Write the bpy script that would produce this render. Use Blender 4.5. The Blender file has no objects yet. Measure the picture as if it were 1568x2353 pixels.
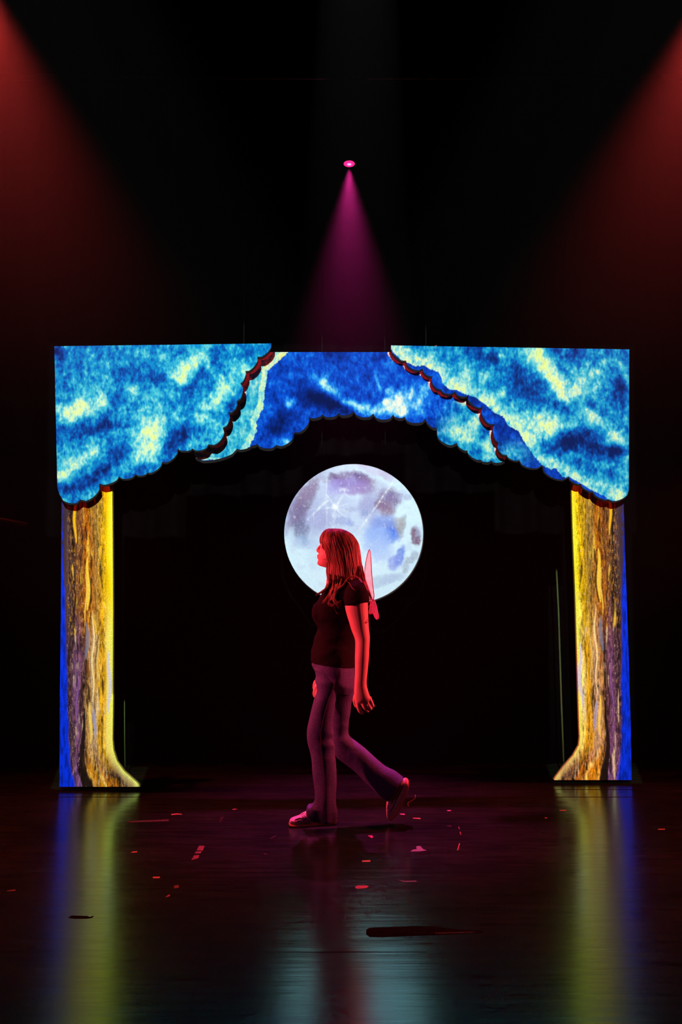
import bpy, bmesh, math, random
from mathutils import Vector, Matrix, noise
from mathutils.bvhtree import BVHTree
from mathutils.geometry import delaunay_2d_cdt

S = bpy.context.scene
COL = S.collection
random.seed(7)

# ------------------------------------------------------------------ camera
W, H, F = 1568.0, 2353.0, 2288.0
CAM = Vector((0, 0, 1.4))
PITCH = math.atan(145.5 / F)
cd = bpy.data.cameras.new('camera')
cd.sensor_fit = 'VERTICAL'
cd.sensor_height = 36.0
cd.lens = 36.0 * F / H
cam = bpy.data.objects.new('camera', cd)
COL.objects.link(cam)
cam.location = CAM
cam.rotation_euler = (math.pi / 2 + PITCH, 0, 0)
S.camera = cam
_R = Matrix.Rotation(math.pi / 2 + PITCH, 3, 'X')

# ------------------------------------------------------------------ colour management, world, haze
S.view_settings.view_transform = 'Standard'
S.view_settings.look = 'None'
S.view_settings.exposure = 0.0
S.view_settings.gamma = 1.0
S.view_settings.use_curve_mapping = False
S.cycles.use_denoising = True
S.cycles.max_bounces = 4
S.cycles.volume_bounces = 0
S.cycles.volume_max_steps = 12
S.cycles.use_adaptive_sampling = True
S.cycles.adaptive_threshold = 0.05
S.cycles.adaptive_min_samples = 16
S.cycles.transparent_max_bounces = 12
S.cycles.sample_clamp_indirect = 4.0
S.cycles.caustics_reflective = False
S.cycles.caustics_refractive = False
HAZE_LOW, HAZE_HIGH, HAZE_G = 0.0018, 0.021, 0.62    # the haze hangs under the rig
w = bpy.data.worlds.new('dark_hall')
S.world = w
w.use_nodes = True
nt = w.node_tree
nt.nodes.clear()
wo = nt.nodes.new('ShaderNodeOutputWorld')
bg = nt.nodes.new('ShaderNodeBackground')
bg.inputs[0].default_value = (0.6, 0.7, 1.0, 1)
bg.inputs[1].default_value = 0.0
vs = nt.nodes.new('ShaderNodeVolumeScatter')
vs.inputs['Color'].default_value = (1, 1, 1, 1)
hz_geo = nt.nodes.new('ShaderNodeNewGeometry')
hz_sep = nt.nodes.new('ShaderNodeSeparateXYZ')
hz_map = nt.nodes.new('ShaderNodeMapRange')
hz_map.interpolation_type = 'SMOOTHSTEP'
for hz_i, hz_v in enumerate((2.0, 5.0, HAZE_LOW, HAZE_HIGH)):
    hz_map.inputs[hz_i + 1].default_value = hz_v
nt.links.new(hz_geo.outputs['Position'], hz_sep.inputs[0])
nt.links.new(hz_sep.outputs[2], hz_map.inputs[0])
nt.links.new(hz_map.outputs[0], vs.inputs['Density'])
w.cycles.volume_step_size = 1.4
vs.inputs['Anisotropy'].default_value = HAZE_G
nt.links.new(bg.outputs[0], wo.inputs['Surface'])
nt.links.new(vs.outputs[0], wo.inputs['Volume'])


def spot(name, loc, target, power, color, size_deg, blend=0.5, radius=0.03):
    d = bpy.data.lights.new(name, 'SPOT')
    d.energy = power
    d.color = color
    d.spot_size = math.radians(size_deg)
    d.spot_blend = blend
    d.shadow_soft_size = radius
    o = bpy.data.objects.new(name, d)
    COL.objects.link(o)
    o.location = loc
    dirv = Vector(target) - Vector(loc)
    o.rotation_euler = dirv.to_track_quat('-Z', 'Y').to_euler()
    return o


def math_node(t, op, a, b=None, c=None):
    n = t.nodes.new('ShaderNodeMath')
    n.operation = op
    for i, v in enumerate((a, b, c)):
        if v is None:
            continue
        if isinstance(v, (int, float)):
            n.inputs[i].default_value = v
        else:
            t.links.new(v, n.inputs[i])
    return n.outputs[0]


def gobo(light, plane_y, shapes, fade=None):
    """Shutter the projector: only the listed windows (on the plane y = plane_y) pass light."""
    d = light.data
    d.use_nodes = True
    t = d.node_tree
    t.nodes.clear()
    out = t.nodes.new('ShaderNodeOutputLight')
    em = t.nodes.new('ShaderNodeEmission')
    geo = t.nodes.new('ShaderNodeNewGeometry')
    sep = t.nodes.new('ShaderNodeSeparateXYZ')
    t.links.new(geo.outputs['Incoming'], sep.inputs[0])
    dy = plane_y - light.location.y
    ax = math_node(t, 'DIVIDE', sep.outputs[0], sep.outputs[1])
    az = math_node(t, 'DIVIDE', sep.outputs[2], sep.outputs[1])
    X = math_node(t, 'MULTIPLY_ADD', ax, dy, light.location.x)
    Z = math_node(t, 'MULTIPLY_ADD', az, dy, light.location.z)
    total = None
    for s in shapes:
        if s[0] == 'rect':
            x0, x1, z0, z1 = s[1:]
            m = math_node(t, 'MULTIPLY',
                          math_node(t, 'MULTIPLY', math_node(t, 'GREATER_THAN', X, x0), math_node(t, 'LESS_THAN', X, x1)),
                          math_node(t, 'MULTIPLY', math_node(t, 'GREATER_THAN', Z, z0), math_node(t, 'LESS_THAN', Z, z1)))
        else:
            x0, z0, r = s[1:]
            dx = math_node(t, 'SUBTRACT', X, x0)
            dz = math_node(t, 'SUBTRACT', Z, z0)
            rr = math_node(t, 'ADD', math_node(t, 'MULTIPLY', dx, dx), math_node(t, 'MULTIPLY', dz, dz))
            m = math_node(t, 'LESS_THAN', rr, r * r)
        total = m if total is None else math_node(t, 'MAXIMUM', total, m)
    if fade:
        a, b = fade
        mr = t.nodes.new('ShaderNodeMapRange')
        mr.inputs[1].default_value = a
        mr.inputs[2].default_value = b
        mr.inputs[3].default_value = 0
        mr.inputs[4].default_value = 1
        t.links.new(X, mr.inputs[0])
        total = math_node(t, 'MULTIPLY', total, mr.outputs[0])
    t.links.new(total, em.inputs[1])
    t.links.new(em.outputs[0], out.inputs[0])


PROJ_POWER = 1680
ARCH_WINDOWS = [('rect', -0.34, 0.50, 2.36, 3.1), ('rect', -1.12, -0.33, 2.10, 3.1), ('rect', 0.49, 1.16, 2.10, 3.1), ('rect', -2.02, -1.1, 1.82, 3.1), ('rect', 1.1, 2.06, 1.82, 3.1)]
pl = spot('projector_beam', (-0.62, 0.6, 2.75), (-1.0, 6.5, 1.5), PROJ_POWER, (1, 0.99, 0.97), 62, 0.0, 0.012)
gobo(pl, 6.60, ARCH_WINDOWS + [('rect', -1.90, -1.50, 0.012, 1.85), ('rect', -1.90, -1.32, 0.012, 0.32), ('rect', -1.51, -1.425, 0.012, 0.62)], (0.14, -0.14))
pr = spot('projector_beam', (0.62, 0.6, 2.75), (1.0, 6.5, 1.5), PROJ_POWER, (1, 0.99, 0.97), 62, 0.0, 0.012)
gobo(pr, 6.79, ARCH_WINDOWS + [('rect', 1.56, 2.03, 0.012, 1.85), ('rect', 1.43, 2.03, 0.012, 0.32), ('rect', 1.46, 1.57, 0.012, 1.47)], (-0.14, 0.14))
MOON_Y, MOON_X, MOON_Z, MOON_R = 7.08, 0.0895, 1.694, 0.4945
pm = spot('moon_projector_beam', (0.05, 2.0, 4.15), (MOON_X, MOON_Y, MOON_Z), 1650, (0.97, 1.0, 1.0), 24, 0.0, 0.012)
gobo(pm, MOON_Y, [('circle', MOON_X, MOON_Z, MOON_R + 0.008)])

# side lamps on the performer (booms in the wings), rig lamps in the haze
spot('wing_lamp_beam', (-3.7, 5.05, 2.3), (-0.05, 5.6, 1.0), 1250, (1.0, 0.05, 0.085), 27, 0.7, 0.05)
spot('wing_lamp_beam', (3.7, 5.75, 2.2), (0.1, 5.5, 1.05), 1250, (1.0, 0.05, 0.07), 27, 0.7, 0.05)
spot('front_fill_beam', (-2.6, 1.0, 3.6), (-0.05, 5.6, 0.8), 34, (1.0, 0.12, 0.45), 22, 0.9, 0.06)  # dim magenta fill added from the front for the purple on the jeans
RED = (1.0, 0.05, 0.045)
spot('rig_lamp_beam', (-2.36, 6.2, 5.32), (-1.86, 5.9, 3.0), 1300, RED, 48, 1.0, 0.05)
spot('rig_lamp_beam', (2.42, 6.2, 5.24), (1.90, 5.9, 3.0), 1300, RED, 48, 1.0, 0.05)
MH = Vector((0.0592, 7.0, 4.36))
MH_DIR = Vector((0, -0.24, -1)).normalized()
spot('moving_head_beam', MH + MH_DIR * 0.02, MH + MH_DIR * 3, 1900, (1.0, 0.03, 0.36), 38, 1.0, 0.03)
# narrow red spots added to redden the canopies' shadow crescents
spot('crescent_red_spot', (-3.2, 3.9, 3.6), (0.60, 6.72, 2.70), 520, (1.0, 0.03, 0.06), 10, 1.0, 0.03)
spot('crescent_red_spot', (3.2, 3.9, 3.6), (-0.54, 6.66, 2.83), 480, (1.0, 0.03, 0.05), 5.5, 1.0, 0.03)


# ------------------------------------------------------------------ geometry helpers
def ray(px, py):
    return _R @ Vector(((px - W / 2) / F, -(py - H / 2) / F, -1.0))


def U(px, py, y):
    """world point seen at photo pixel (px, py) at the distance y"""
    d = ray(px, py)
    return CAM + d * ((y - CAM.y) / d.y)


def UF(px, py, z=0.0):
    d = ray(px, py)
    return CAM + d * ((z - CAM.z) / d.z)


class Plane:
    """a tilted upright plane y = y0 + k x"""
    def __init__(self, y0, k):
        self.y0, self.k = y0, k
        self.n = Vector((k, -1, 0)).normalized()      # towards the camera

    def at(self, px, py):
        d = ray(px, py)
        t = (self.y0 - CAM.y + self.k * CAM.x) / (d.y - self.k * d.x)
        return CAM + d * t


def lin(c):
    out = []
    for v in c:
        v = v / 255.0
        out.append(v / 12.92 if v <= 0.04045 else ((v + 0.055) / 1.055) ** 2.4)
    return Vector(out)


def link_mesh(name, me, mat, parent=None, origin=None):
    o = bpy.data.objects.new(name, me)
    COL.objects.link(o)
    if origin is not None:
        me.transform(Matrix.Translation(-Vector(origin)))
    if parent is not None:
        o.parent = parent
    elif origin is not None:
        o.location = origin
    if mat is not None:
        me.materials.clear()
        me.materials.append(mat)
    return o


def finish(name, bm, mat, parent=None, origin=None, smooth=True):
    bmesh.ops.recalc_face_normals(bm, faces=bm.faces[:])
    me = bpy.data.meshes.new(name)
    bm.to_mesh(me)
    bm.free()
    for p in me.polygons:
        p.use_smooth = smooth
    return link_mesh(name, me, mat, parent, origin)


def part(name, bm, mat, parent, base, smooth=True):
    """a part whose parent chain is rooted at base (sub-parts share the same frame)"""
    return finish(name, bm, mat, parent, base, smooth)


def thing(name, label, cat, base, group=None):
    o = bpy.data.objects.new(name, None)
    o.empty_display_size = 0.1
    COL.objects.link(o)
    o.location = base
    return tag(o, label, cat, group)


def tag(o, label, cat, group=None, kind=None):
    o['label'] = label
    o['category'] = cat
    if group:
        o['group'] = group
    if kind:
        o['kind'] = kind
    return o


def box(bm, lo, hi):
    lo, hi = Vector(lo), Vector(hi)
    v = [bm.verts.new((x, y, z)) for x in (lo.x, hi.x) for y in (lo.y, hi.y) for z in (lo.z, hi.z)]
    for f in ((0, 1, 3, 2), (4, 6, 7, 5), (0, 4, 5, 1), (2, 3, 7, 6), (0, 2, 6, 4), (1, 5, 7, 3)):
        bm.faces.new([v[i] for i in f])


def loft(bm, rings, cap=True):
    vr = [[bm.verts.new(p) for p in r] for r in rings]
    n = len(vr[0])
    for a, b in zip(vr, vr[1:]):
        for i in range(n):
            bm.faces.new((a[i], a[(i + 1) % n], b[(i + 1) % n], b[i]))
    if cap:
        for r in (vr[0], vr[-1]):
            c = bm.verts.new(sum((v.co for v in r), Vector()) / n)
            for i in range(n):
                bm.faces.new((r[i], r[(i + 1) % n], c))


def tube(bm, pts, radii, n=8, closed=False):
    pts = [Vector(p) for p in pts]
    if isinstance(radii, (int, float)):
        radii = [radii] * len(pts)
    rings, up = [], None
    for i, p in enumerate(pts):
        a = pts[max(i - 1, 0)]
        b = pts[min(i + 1, len(pts) - 1)]
        d = (b - a).normalized()
        if up is None:
            up = Vector((0, 0, 1)) if abs(d.z) < 0.9 else Vector((0, 1, 0))
        s = d.cross(up)
        if s.length < 1e-6:
            s = d.orthogonal()
        s.normalize()
        up = s.cross(d).normalized()
        rings.append([p + (s * math.cos(2 * math.pi * k / n) + up * math.sin(2 * math.pi * k / n)) * radii[i] for k in range(n)])
    loft(bm, rings)


def smooth_path(pts, sub=6):
    pts = [Vector(p) for p in pts]
    out = []
    for i in range(len(pts) - 1):
        p0, p1, p2, p3 = pts[max(i - 1, 0)], pts[i], pts[i + 1], pts[min(i + 2, len(pts) - 1)]
        for k in range(sub):
            t = k / sub
            out.append(0.5 * ((2 * p1) + (p2 - p0) * t + (2 * p0 - 5 * p1 + 4 * p2 - p3) * t * t + (3 * p1 - p0 - 3 * p2 + p3) * t ** 3))
    out.append(pts[-1])
    return out


def lerp_list(v, n):
    out = []
    for i in range(n):
        t = i / (n - 1) * (len(v) - 1)
        k = min(int(t), len(v) - 2)
        out.append(v[k] + (v[k + 1] - v[k]) * (t - k))
    return out


def ellipsoid(bm, c, r, seg=16, rng=10):
    m = Matrix.Translation(c) @ Matrix.Diagonal((r[0], r[1], r[2], 1))
    bmesh.ops.create_uvsphere(bm, u_segments=seg, v_segments=rng, radius=1.0, matrix=m)


def remesh(bm, voxel, smooth_it=3, factor=0.5):
    bmesh.ops.recalc_face_normals(bm, faces=bm.faces[:])
    me = bpy.data.meshes.new('tmp')
    bm.to_mesh(me)
    bm.free()
    o = bpy.data.objects.new('tmp', me)
    COL.objects.link(o)
    m = o.modifiers.new('r', 'REMESH')
    m.mode = 'VOXEL'
    m.voxel_size = voxel
    m.use_smooth_shade = True
    if smooth_it:
        s = o.modifiers.new('s', 'SMOOTH')
        s.factor = factor
        s.iterations = smooth_it
    dg = bpy.context.evaluated_depsgraph_get()
    ev = o.evaluated_get(dg)
    out = bpy.data.meshes.new_from_object(ev)
    bpy.data.objects.remove(o)
    bpy.data.meshes.remove(me)
    for p in out.polygons:
        p.use_smooth = True
    return out


# ------------------------------------------------------------------ materials
def material(name, base=(0.5, 0.5, 0.5), rough=0.6, spec=0.5, metal=0.0, noise_scale=0, noise_amt=0.0, bump=0.0,
             bump_scale=200, emit=None, emit_strength=0, stretch=(1, 1, 1), sheen=0.0):
    m = bpy.data.materials.new(name)
    m.use_nodes = True
    t = m.node_tree
    p = t.nodes['Principled BSDF']
    p.inputs['Base Color'].default_value = (*base, 1)
    p.inputs['Roughness'].default_value = rough
    p.inputs['Specular IOR Level'].default_value = spec
    p.inputs['Metallic'].default_value = metal
    if sheen:
        p.inputs['Sheen Weight'].default_value = sheen
    tc = t.nodes.new('ShaderNodeTexCoord')
    mp = t.nodes.new('ShaderNodeMapping')
    mp.inputs['Scale'].default_value = stretch
    t.links.new(tc.outputs['Object'], mp.inputs[0])
    if noise_scale:
        nz = t.nodes.new('ShaderNodeTexNoise')
        nz.inputs['Scale'].default_value = noise_scale
        nz.inputs['Detail'].default_value = 5
        t.links.new(mp.outputs[0], nz.inputs['Vector'])
        mix = t.nodes.new('ShaderNodeMix')
        mix.data_type = 'RGBA'
        mix.blend_type = 'MULTIPLY'
        mix.inputs[0].default_value = 1.0
        cr = t.nodes.new('ShaderNodeMapRange')
        cr.inputs[1].default_value = 0.3
        cr.inputs[2].default_value = 0.7
        cr.inputs[3].default_value = 1 - noise_amt
        cr.inputs[4].default_value = 1 + noise_amt
        t.links.new(nz.outputs[0], cr.inputs[0])
        mix.inputs[6].default_value = (*base, 1)
        t.links.new(cr.outputs[0], mix.inputs[7])
        t.links.new(mix.outputs[2], p.inputs['Base Color'])
    if bump:
        nb = t.nodes.new('ShaderNodeTexNoise')
        nb.inputs['Scale'].default_value = bump_scale
        nb.inputs['Detail'].default_value = 3
        t.links.new(mp.outputs[0], nb.inputs['Vector'])
        b = t.nodes.new('ShaderNodeBump')
        b.inputs['Strength'].default_value = bump
        b.inputs['Distance'].default_value = 0.01
        t.links.new(nb.outputs[0], b.inputs['Height'])
        t.links.new(b.outputs[0], p.inputs['Normal'])
    if emit:
        p.inputs['Emission Color'].default_value = (*emit, 1)
        p.inputs['Emission Strength'].default_value = emit_strength
    return m


def paint_material(name, grain_scale, grain, stretch=(1, 1, 1), rough=0.8):
    """painted cloth: the projected picture put into colours stored on the mesh, broken up by the weave"""
    m = bpy.data.materials.new(name)
    m.use_nodes = True
    t = m.node_tree
    p = t.nodes['Principled BSDF']
    p.inputs['Roughness'].default_value = rough
    p.inputs['Specular IOR Level'].default_value = 0.05
    at = t.nodes.new('ShaderNodeAttribute')
    at.attribute_name = 'paint'
    tc = t.nodes.new('ShaderNodeTexCoord')
    mp = t.nodes.new('ShaderNodeMapping')
    mp.inputs['Scale'].default_value = stretch
    nz = t.nodes.new('ShaderNodeTexNoise')
    nz.inputs['Scale'].default_value = grain_scale
    nz.inputs['Detail'].default_value = 6
    nz.inputs['Roughness'].default_value = 0.7
    t.links.new(tc.outputs['Object'], mp.inputs[0])
    t.links.new(mp.outputs[0], nz.inputs['Vector'])
    cr = t.nodes.new('ShaderNodeMapRange')
    cr.inputs[1].default_value = 0.3
    cr.inputs[2].default_value = 0.7
    cr.inputs[3].default_value = 1 - grain
    cr.inputs[4].default_value = 1 + grain
    t.links.new(nz.outputs[0], cr.inputs[0])
    mix = t.nodes.new('ShaderNodeMix')
    mix.data_type = 'RGBA'
    mix.blend_type = 'MULTIPLY'
    mix.inputs[0].default_value = 1.0
    t.links.new(at.outputs['Color'], mix.inputs[6])
    t.links.new(cr.outputs[0], mix.inputs[7])
    t.links.new(mix.outputs[2], p.inputs['Base Color'])
    return m


M_leafpaint = paint_material('painted_foliage_cloth', 110, 0.22, (1, 1, 0.45))
M_bark = paint_material('painted_bark_cloth', 240, 0.55, (1, 1, 0.5))
M_moon = paint_material("painted_moon_cloth", 60, 0.06)
M_board = material('dark_flat_board', (0.012, 0.012, 0.013), 0.9, 0.1, noise_scale=40, noise_amt=0.3)
M_moonrim = material('moon_hoop', (0.05, 0.03, 0.028), 0.7, 0.2, noise_scale=30, noise_amt=0.2)
M_black = material('black_masking', (0.0016, 0.0016, 0.0018), 1.0, 0.0, noise_scale=8, noise_amt=0.3)
M_blackmetal = material('black_metal', (0.03, 0.03, 0.032), 0.35, 0.5, metal=0.6, noise_scale=30, noise_amt=0.2)
M_cable = material('black_cable', (0.01, 0.01, 0.01), 0.6, 0.3, noise_scale=60, noise_amt=0.2)

# ------------------------------------------------------------------ the hall
RX, RY0, RY1, RZ = 5.2, -1.2, 7.95, 6.6


def slab(name, lo, hi, mat):
    bm = bmesh.new()
    box(bm, lo, hi)
    o = finish(name, bm, mat, smooth=False)
    o['kind'] = 'structure'
    return o


def floor_material():
    m = bpy.data.materials.new('glossy_black_stage_floor')
    m.use_nodes = True
    t = m.node_tree
    p = t.nodes['Principled BSDF']
    p.inputs['IOR'].default_value = 3.4
    p.inputs['Specular IOR Level'].default_value = 0.5
    p.inputs['Specular Tint'].default_value = (0.45, 1.0, 0.82, 1)
    tc = t.nodes.new('ShaderNodeTexCoord')

    def nz(scale, stretch, detail=4, rough=0.6):
        mp = t.nodes.new('ShaderNodeMapping')
        mp.inputs['Scale'].default_value = stretch
        n = t.nodes.new('ShaderNodeTexNoise')
        n.inputs['Scale'].default_value = scale
        n.inputs['Detail'].default_value = detail
        n.inputs['Roughness'].default_value = rough
        t.links.new(tc.outputs['Object'], mp.inputs[0])
        t.links.new(mp.outputs[0], n.inputs['Vector'])
        return n.outputs[0]

    def rng(v, a, b, c, d):
        r = t.nodes.new('ShaderNodeMapRange')
        for i, x in enumerate((a, b, c, d)):
            r.inputs[i + 1].default_value = x
        t.links.new(v, r.inputs[0])
        return r.outputs[0]
    wear = nz(2.2, (1, 1, 1), 8, 0.7)
    scuff = nz(3.0, (1, 9, 1), 8, 0.75)
    f = math_node(t, 'MULTIPLY', rng(wear, 0.35, 0.65, 0.5, 1.3), rng(scuff, 0.35, 0.7, 0.6, 1.8))
    mix = t.nodes.new('ShaderNodeMix')
    mix.data_type = 'RGBA'
    mix.blend_type = 'MULTIPLY'
    mix.inputs[0].default_value = 1
    mix.inputs[6].default_value = (0.0085, 0.016, 0.0065, 1)
    t.links.new(f, mix.inputs[7])
    t.links.new(mix.outputs[2], p.inputs['Base Color'])
    t.links.new(rng(scuff, 0.3, 0.7, 0.17, 0.25), p.inputs['Roughness'])
    ripple = nz(1.0, (0.9, 11, 1), 3, 0.55)
    fine = nz(1.0, (4, 60, 1), 2, 0.5)
    hgt = math_node(t, 'MULTIPLY_ADD', fine, 0.16, ripple)
    b = t.nodes.new('ShaderNodeBump')
    b.inputs['Strength'].default_value = 0.35
    b.inputs['Distance'].default_value = 0.006
    t.links.new(hgt, b.inputs['Height'])
    t.links.new(b.outputs[0], p.inputs['Normal'])
    return m


M_floor = floor_material()
slab('floor', (-RX, RY0, -0.15), (RX, RY1, 0), M_floor)
slab('ceiling', (-RX, RY0, RZ), (RX, RY1, RZ + 0.15), M_black)
slab('wall_left', (-RX - 0.15, RY0, 0), (-RX, RY1, RZ), M_black)
slab('wall_right', (RX, RY0, 0), (RX + 0.15, RY1, RZ), M_black)
slab('wall_back', (-RX, RY1, 0), (RX, RY1 + 0.15, RZ), M_black)
slab('wall_front', (-RX, RY0 - 0.15, 0), (RX, RY0, RZ), M_black)

# black pleated backdrop curtain
bm = bmesh.new()
NX = 420
rows = []
for zi, z in enumerate((0.004, 0.5, 2.0, 4.0, 6.58)):
    row = []
    for i in range(NX + 1):
        x = -5.1 + 10.2 * i / NX
        y = 7.48 + 0.05 * math.sin(x * 21 + 0.8 * math.sin(x * 3.1 + z * 0.3)) + 0.015 * math.sin(x * 47)
        row.append((x, y, z))
    rows.append(row)
front = [[bm.verts.new(p) for p in r] for r in rows]
back = [[bm.verts.new((p[0], p[1] + 0.012, p[2])) for p in r] for r in rows]
for a, b, flip in ((front, front, False), (back, back, True)):
    for r0, r1 in zip(a, a[1:]):
        for i in range(NX):
            q = (r0[i], r0[i + 1], r1[i + 1], r1[i])
            bm.faces.new(q[::-1] if flip else q)
for r in (0, -1):
    for i in range(NX):
        bm.faces.new((front[r][i], front[r][i + 1], back[r][i + 1], back[r][i]))
for i in (0, NX):
    for k in range(len(rows) - 1):
        bm.faces.new((front[k][i], front[k + 1][i], back[k + 1][i], back[k][i]))
cur = finish('backdrop_curtain', bm, M_black)
tag(cur, 'black pleated backdrop curtain hanging behind the moon and the arch', 'curtain')

# ------------------------------------------------------------------ painted flats
def c1(p): return (100 + p[0] / 2.6133, 770 + p[1] / 2.6133)
def c2(p): return (550 + p[0] / 3.136, 770 + p[1] / 3.136)
def c3(p): return (880 + p[0] / 2.6133, 770 + p[1] / 2.6133)
def c5(p): return (100 + p[0] / 3.137, 1100 + p[1] / 3.137)
def c6(p): return (1200 + p[0] / 3.137, 1080 + p[1] / 3.137)


def inside(poly, x, y):
    r = False
    j = len(poly) - 1
    for i in range(len(poly)):
        xi, yi = poly[i]
        xj, yj = poly[j]
        if (yi > y) != (yj > y) and x < (xj - xi) * (y - yi) / (yj - yi) + xi:
            r = not r
        j = i
    return r


def densify(poly, step):
    out = []
    for a, b in zip(poly, poly[1:] + poly[:1]):
        L = math.hypot(b[0] - a[0], b[1] - a[1])
        n = max(1, int(L / step))
        for k in range(n):
            out.append((a[0] + (b[0] - a[0]) * k / n, a[1] + (b[1] - a[1]) * k / n))
    return out


def smooth_poly(poly, keep_top_below=None):
    """round the lobes of a traced outline a little; straight top corners stay"""
    n = len(poly)
    out = []
    for i in range(n):
        p0, p1, p2, p3 = poly[i - 1], poly[i], poly[(i + 1) % n], poly[(i + 2) % n]
        out.append(p1)
        L = math.hypot(p2[0] - p1[0], p2[1] - p1[1])
        if L < 45:
            m = [(-p0[k] + 9 * p1[k] + 9 * p2[k] - p3[k]) / 16 for k in (0, 1)]
            mid = [(p1[k] + p2[k]) / 2 for k in (0, 1)]
            dv = math.hypot(m[0] - mid[0], m[1] - mid[1])
            if dv > 0.2 * L:
                m = [mid[k] + (m[k] - mid[k]) * 0.2 * L / dv for k in (0, 1)]
            out.append(tuple(m))
    return out


def flat_mesh(name, poly, plane, thick, mat, paint=None, step=2.0, parent=None, base=None, offset=0.0):
    """an upright flat cut to the outline: front face on the plane (pushed back by offset), thick metres deep"""
    n = plane.n
    bnd = densify(poly, step) if paint else list(poly)
    pts = list(bnd)
    if paint:
        xs = [p[0] for p in poly]
        ys = [p[1] for p in poly]
        # interior points away from the outline
        cell = {}
        for p in bnd:
            cell.setdefault((int(p[0] // step), int(p[1] // step)), 1)
        y = min(ys) + step * 0.5
        r = 0
        while y < max(ys):
            x = min(xs) + step * (0.25 + 0.5 * (r % 2))
            while x < max(xs):
                if (int(x // step), int(y // step)) not in cell and inside(poly, x, y):
                    pts.append((x, y))
                x += step
            y += step
            r += 1
    nb = len(bnd)
    edges = [(i, (i + 1) % nb) for i in range(nb)]
    res = delaunay_2d_cdt([Vector((p[0], -p[1])) for p in pts], edges, [], 1, 1e-4)
    v2, _, fs = res[0], res[1], res[2]
    cos = [plane.at(v.x, -v.y) - n * offset for v in v2]
    bm = bmesh.new()
    lay = bm.verts.layers.float_color.new('paint')
    fv = []
    for c, v in zip(cos, v2):
        b = bm.verts.new(c)
        if paint:
            col = paint(v.x, -v.y)
            b[lay] = (max(col[0], 0), max(col[1], 0), max(col[2], 0), 1)
        fv.append(b)
    for f in fs:
        try:
            bm.faces.new([fv[i] for i in f])
        except ValueError:
            pass
    bm.edges.ensure_lookup_table()
    rim = [e for e in bm.edges if len(e.link_faces) == 1]
    bk = {}
    for e in rim:
        for v in e.verts:
            if v not in bk:
                q = bm.verts.new(v.co - n * thick)
                q[lay] = (0.03, 0.03, 0.035, 1)
                bk[v] = q
    for e in rim:
        a, b = e.verts
        bm.faces.new((a, b, bk[b], bk[a]))
    # back face: the same triangles, seen from behind
    allb = {v: bk.get(v) for v in fv if v is not None and v.is_valid}
    for v in list(allb):
        if allb[v] is None:
            q = bm.verts.new(v.co - n * thick)
            q[lay] = (0.03, 0.03, 0.035, 1)
            allb[v] = q
    for f in fs:
        bm.faces.new([allb[fv[i]] for i in reversed(f)])
    return finish(name, bm, mat, parent, base, smooth=False)


def fbm(x, y, z=0.0, o=4):
    return noise.fractal((x, y, z), 0.9, 2.0, o, noise_basis='PERLIN_ORIGINAL')


def ramp(stops, t):
    if t <= stops[0][0]:
        return stops[0][1]
    for (a, ca), (b, cb) in zip(stops, stops[1:]):
        if t <= b:
            return ca.lerp(cb, (t - a) / (b - a))
    return stops[-1][1]


def blob_sum(blobs, x, y):
    s = 0.0
    for bx, by, rx, ry, ca, sa, amp in blobs:
        dx, dy = x - bx, y - by
        u = (dx * ca + dy * sa) / rx
        v = (-dx * sa + dy * ca) / ry
        q = u * u + v * v
        if q < 6:
            s += amp * math.exp(-q)
    return s


def mk(conv, rows):
    out = []
    for r in rows:
        x, y = conv((r[0], r[1]))
        a = math.radians(r[4])
        out.append((x, y, r[2], r[3], math.cos(a), math.sin(a), r[5]))
    return out


LEAF = [(0.0, lin((2, 28, 88))), (0.16, lin((2, 50, 130))), (0.34, lin((0, 88, 178))), (0.50, lin((4, 138, 196))),
        (0.66, lin((58, 186, 208))), (0.80, lin((138, 216, 212))), (0.92, lin((190, 236, 190))), (1.05, lin((206, 242, 148)))]
ROYAL = [(0.0, lin((0, 22, 82))), (0.22, lin((0, 42, 140))), (0.42, lin((2, 72, 200))), (0.58, lin((14, 116, 226))),
         (0.72, lin((60, 176, 236))), (0.86, lin((150, 222, 238))), (1.0, lin((215, 246, 225)))]


def dabs(x, y, seed):
    """brush dabs: short, mostly upright strokes"""
    wx = fbm(x * 0.02, y * 0.02, seed, 2) * 14
    a = fbm((x + wx) * 0.035, (y + wx) * 0.030, seed + 3, 4)
    b = fbm(x * 0.11, y * 0.07, seed + 9, 3)
    c = fbm(x * 0.30, y * 0.14, seed + 17, 2)
    e = fbm(x * 0.20 + wx * 0.1, y * 0.13, seed + 27, 2)
    e = math.copysign(min(1.0, abs(e) * 1.8) ** 0.8, e)
    return 0.22 * a + 0.20 * b + 0.08 * c + 0.06 * e


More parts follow.
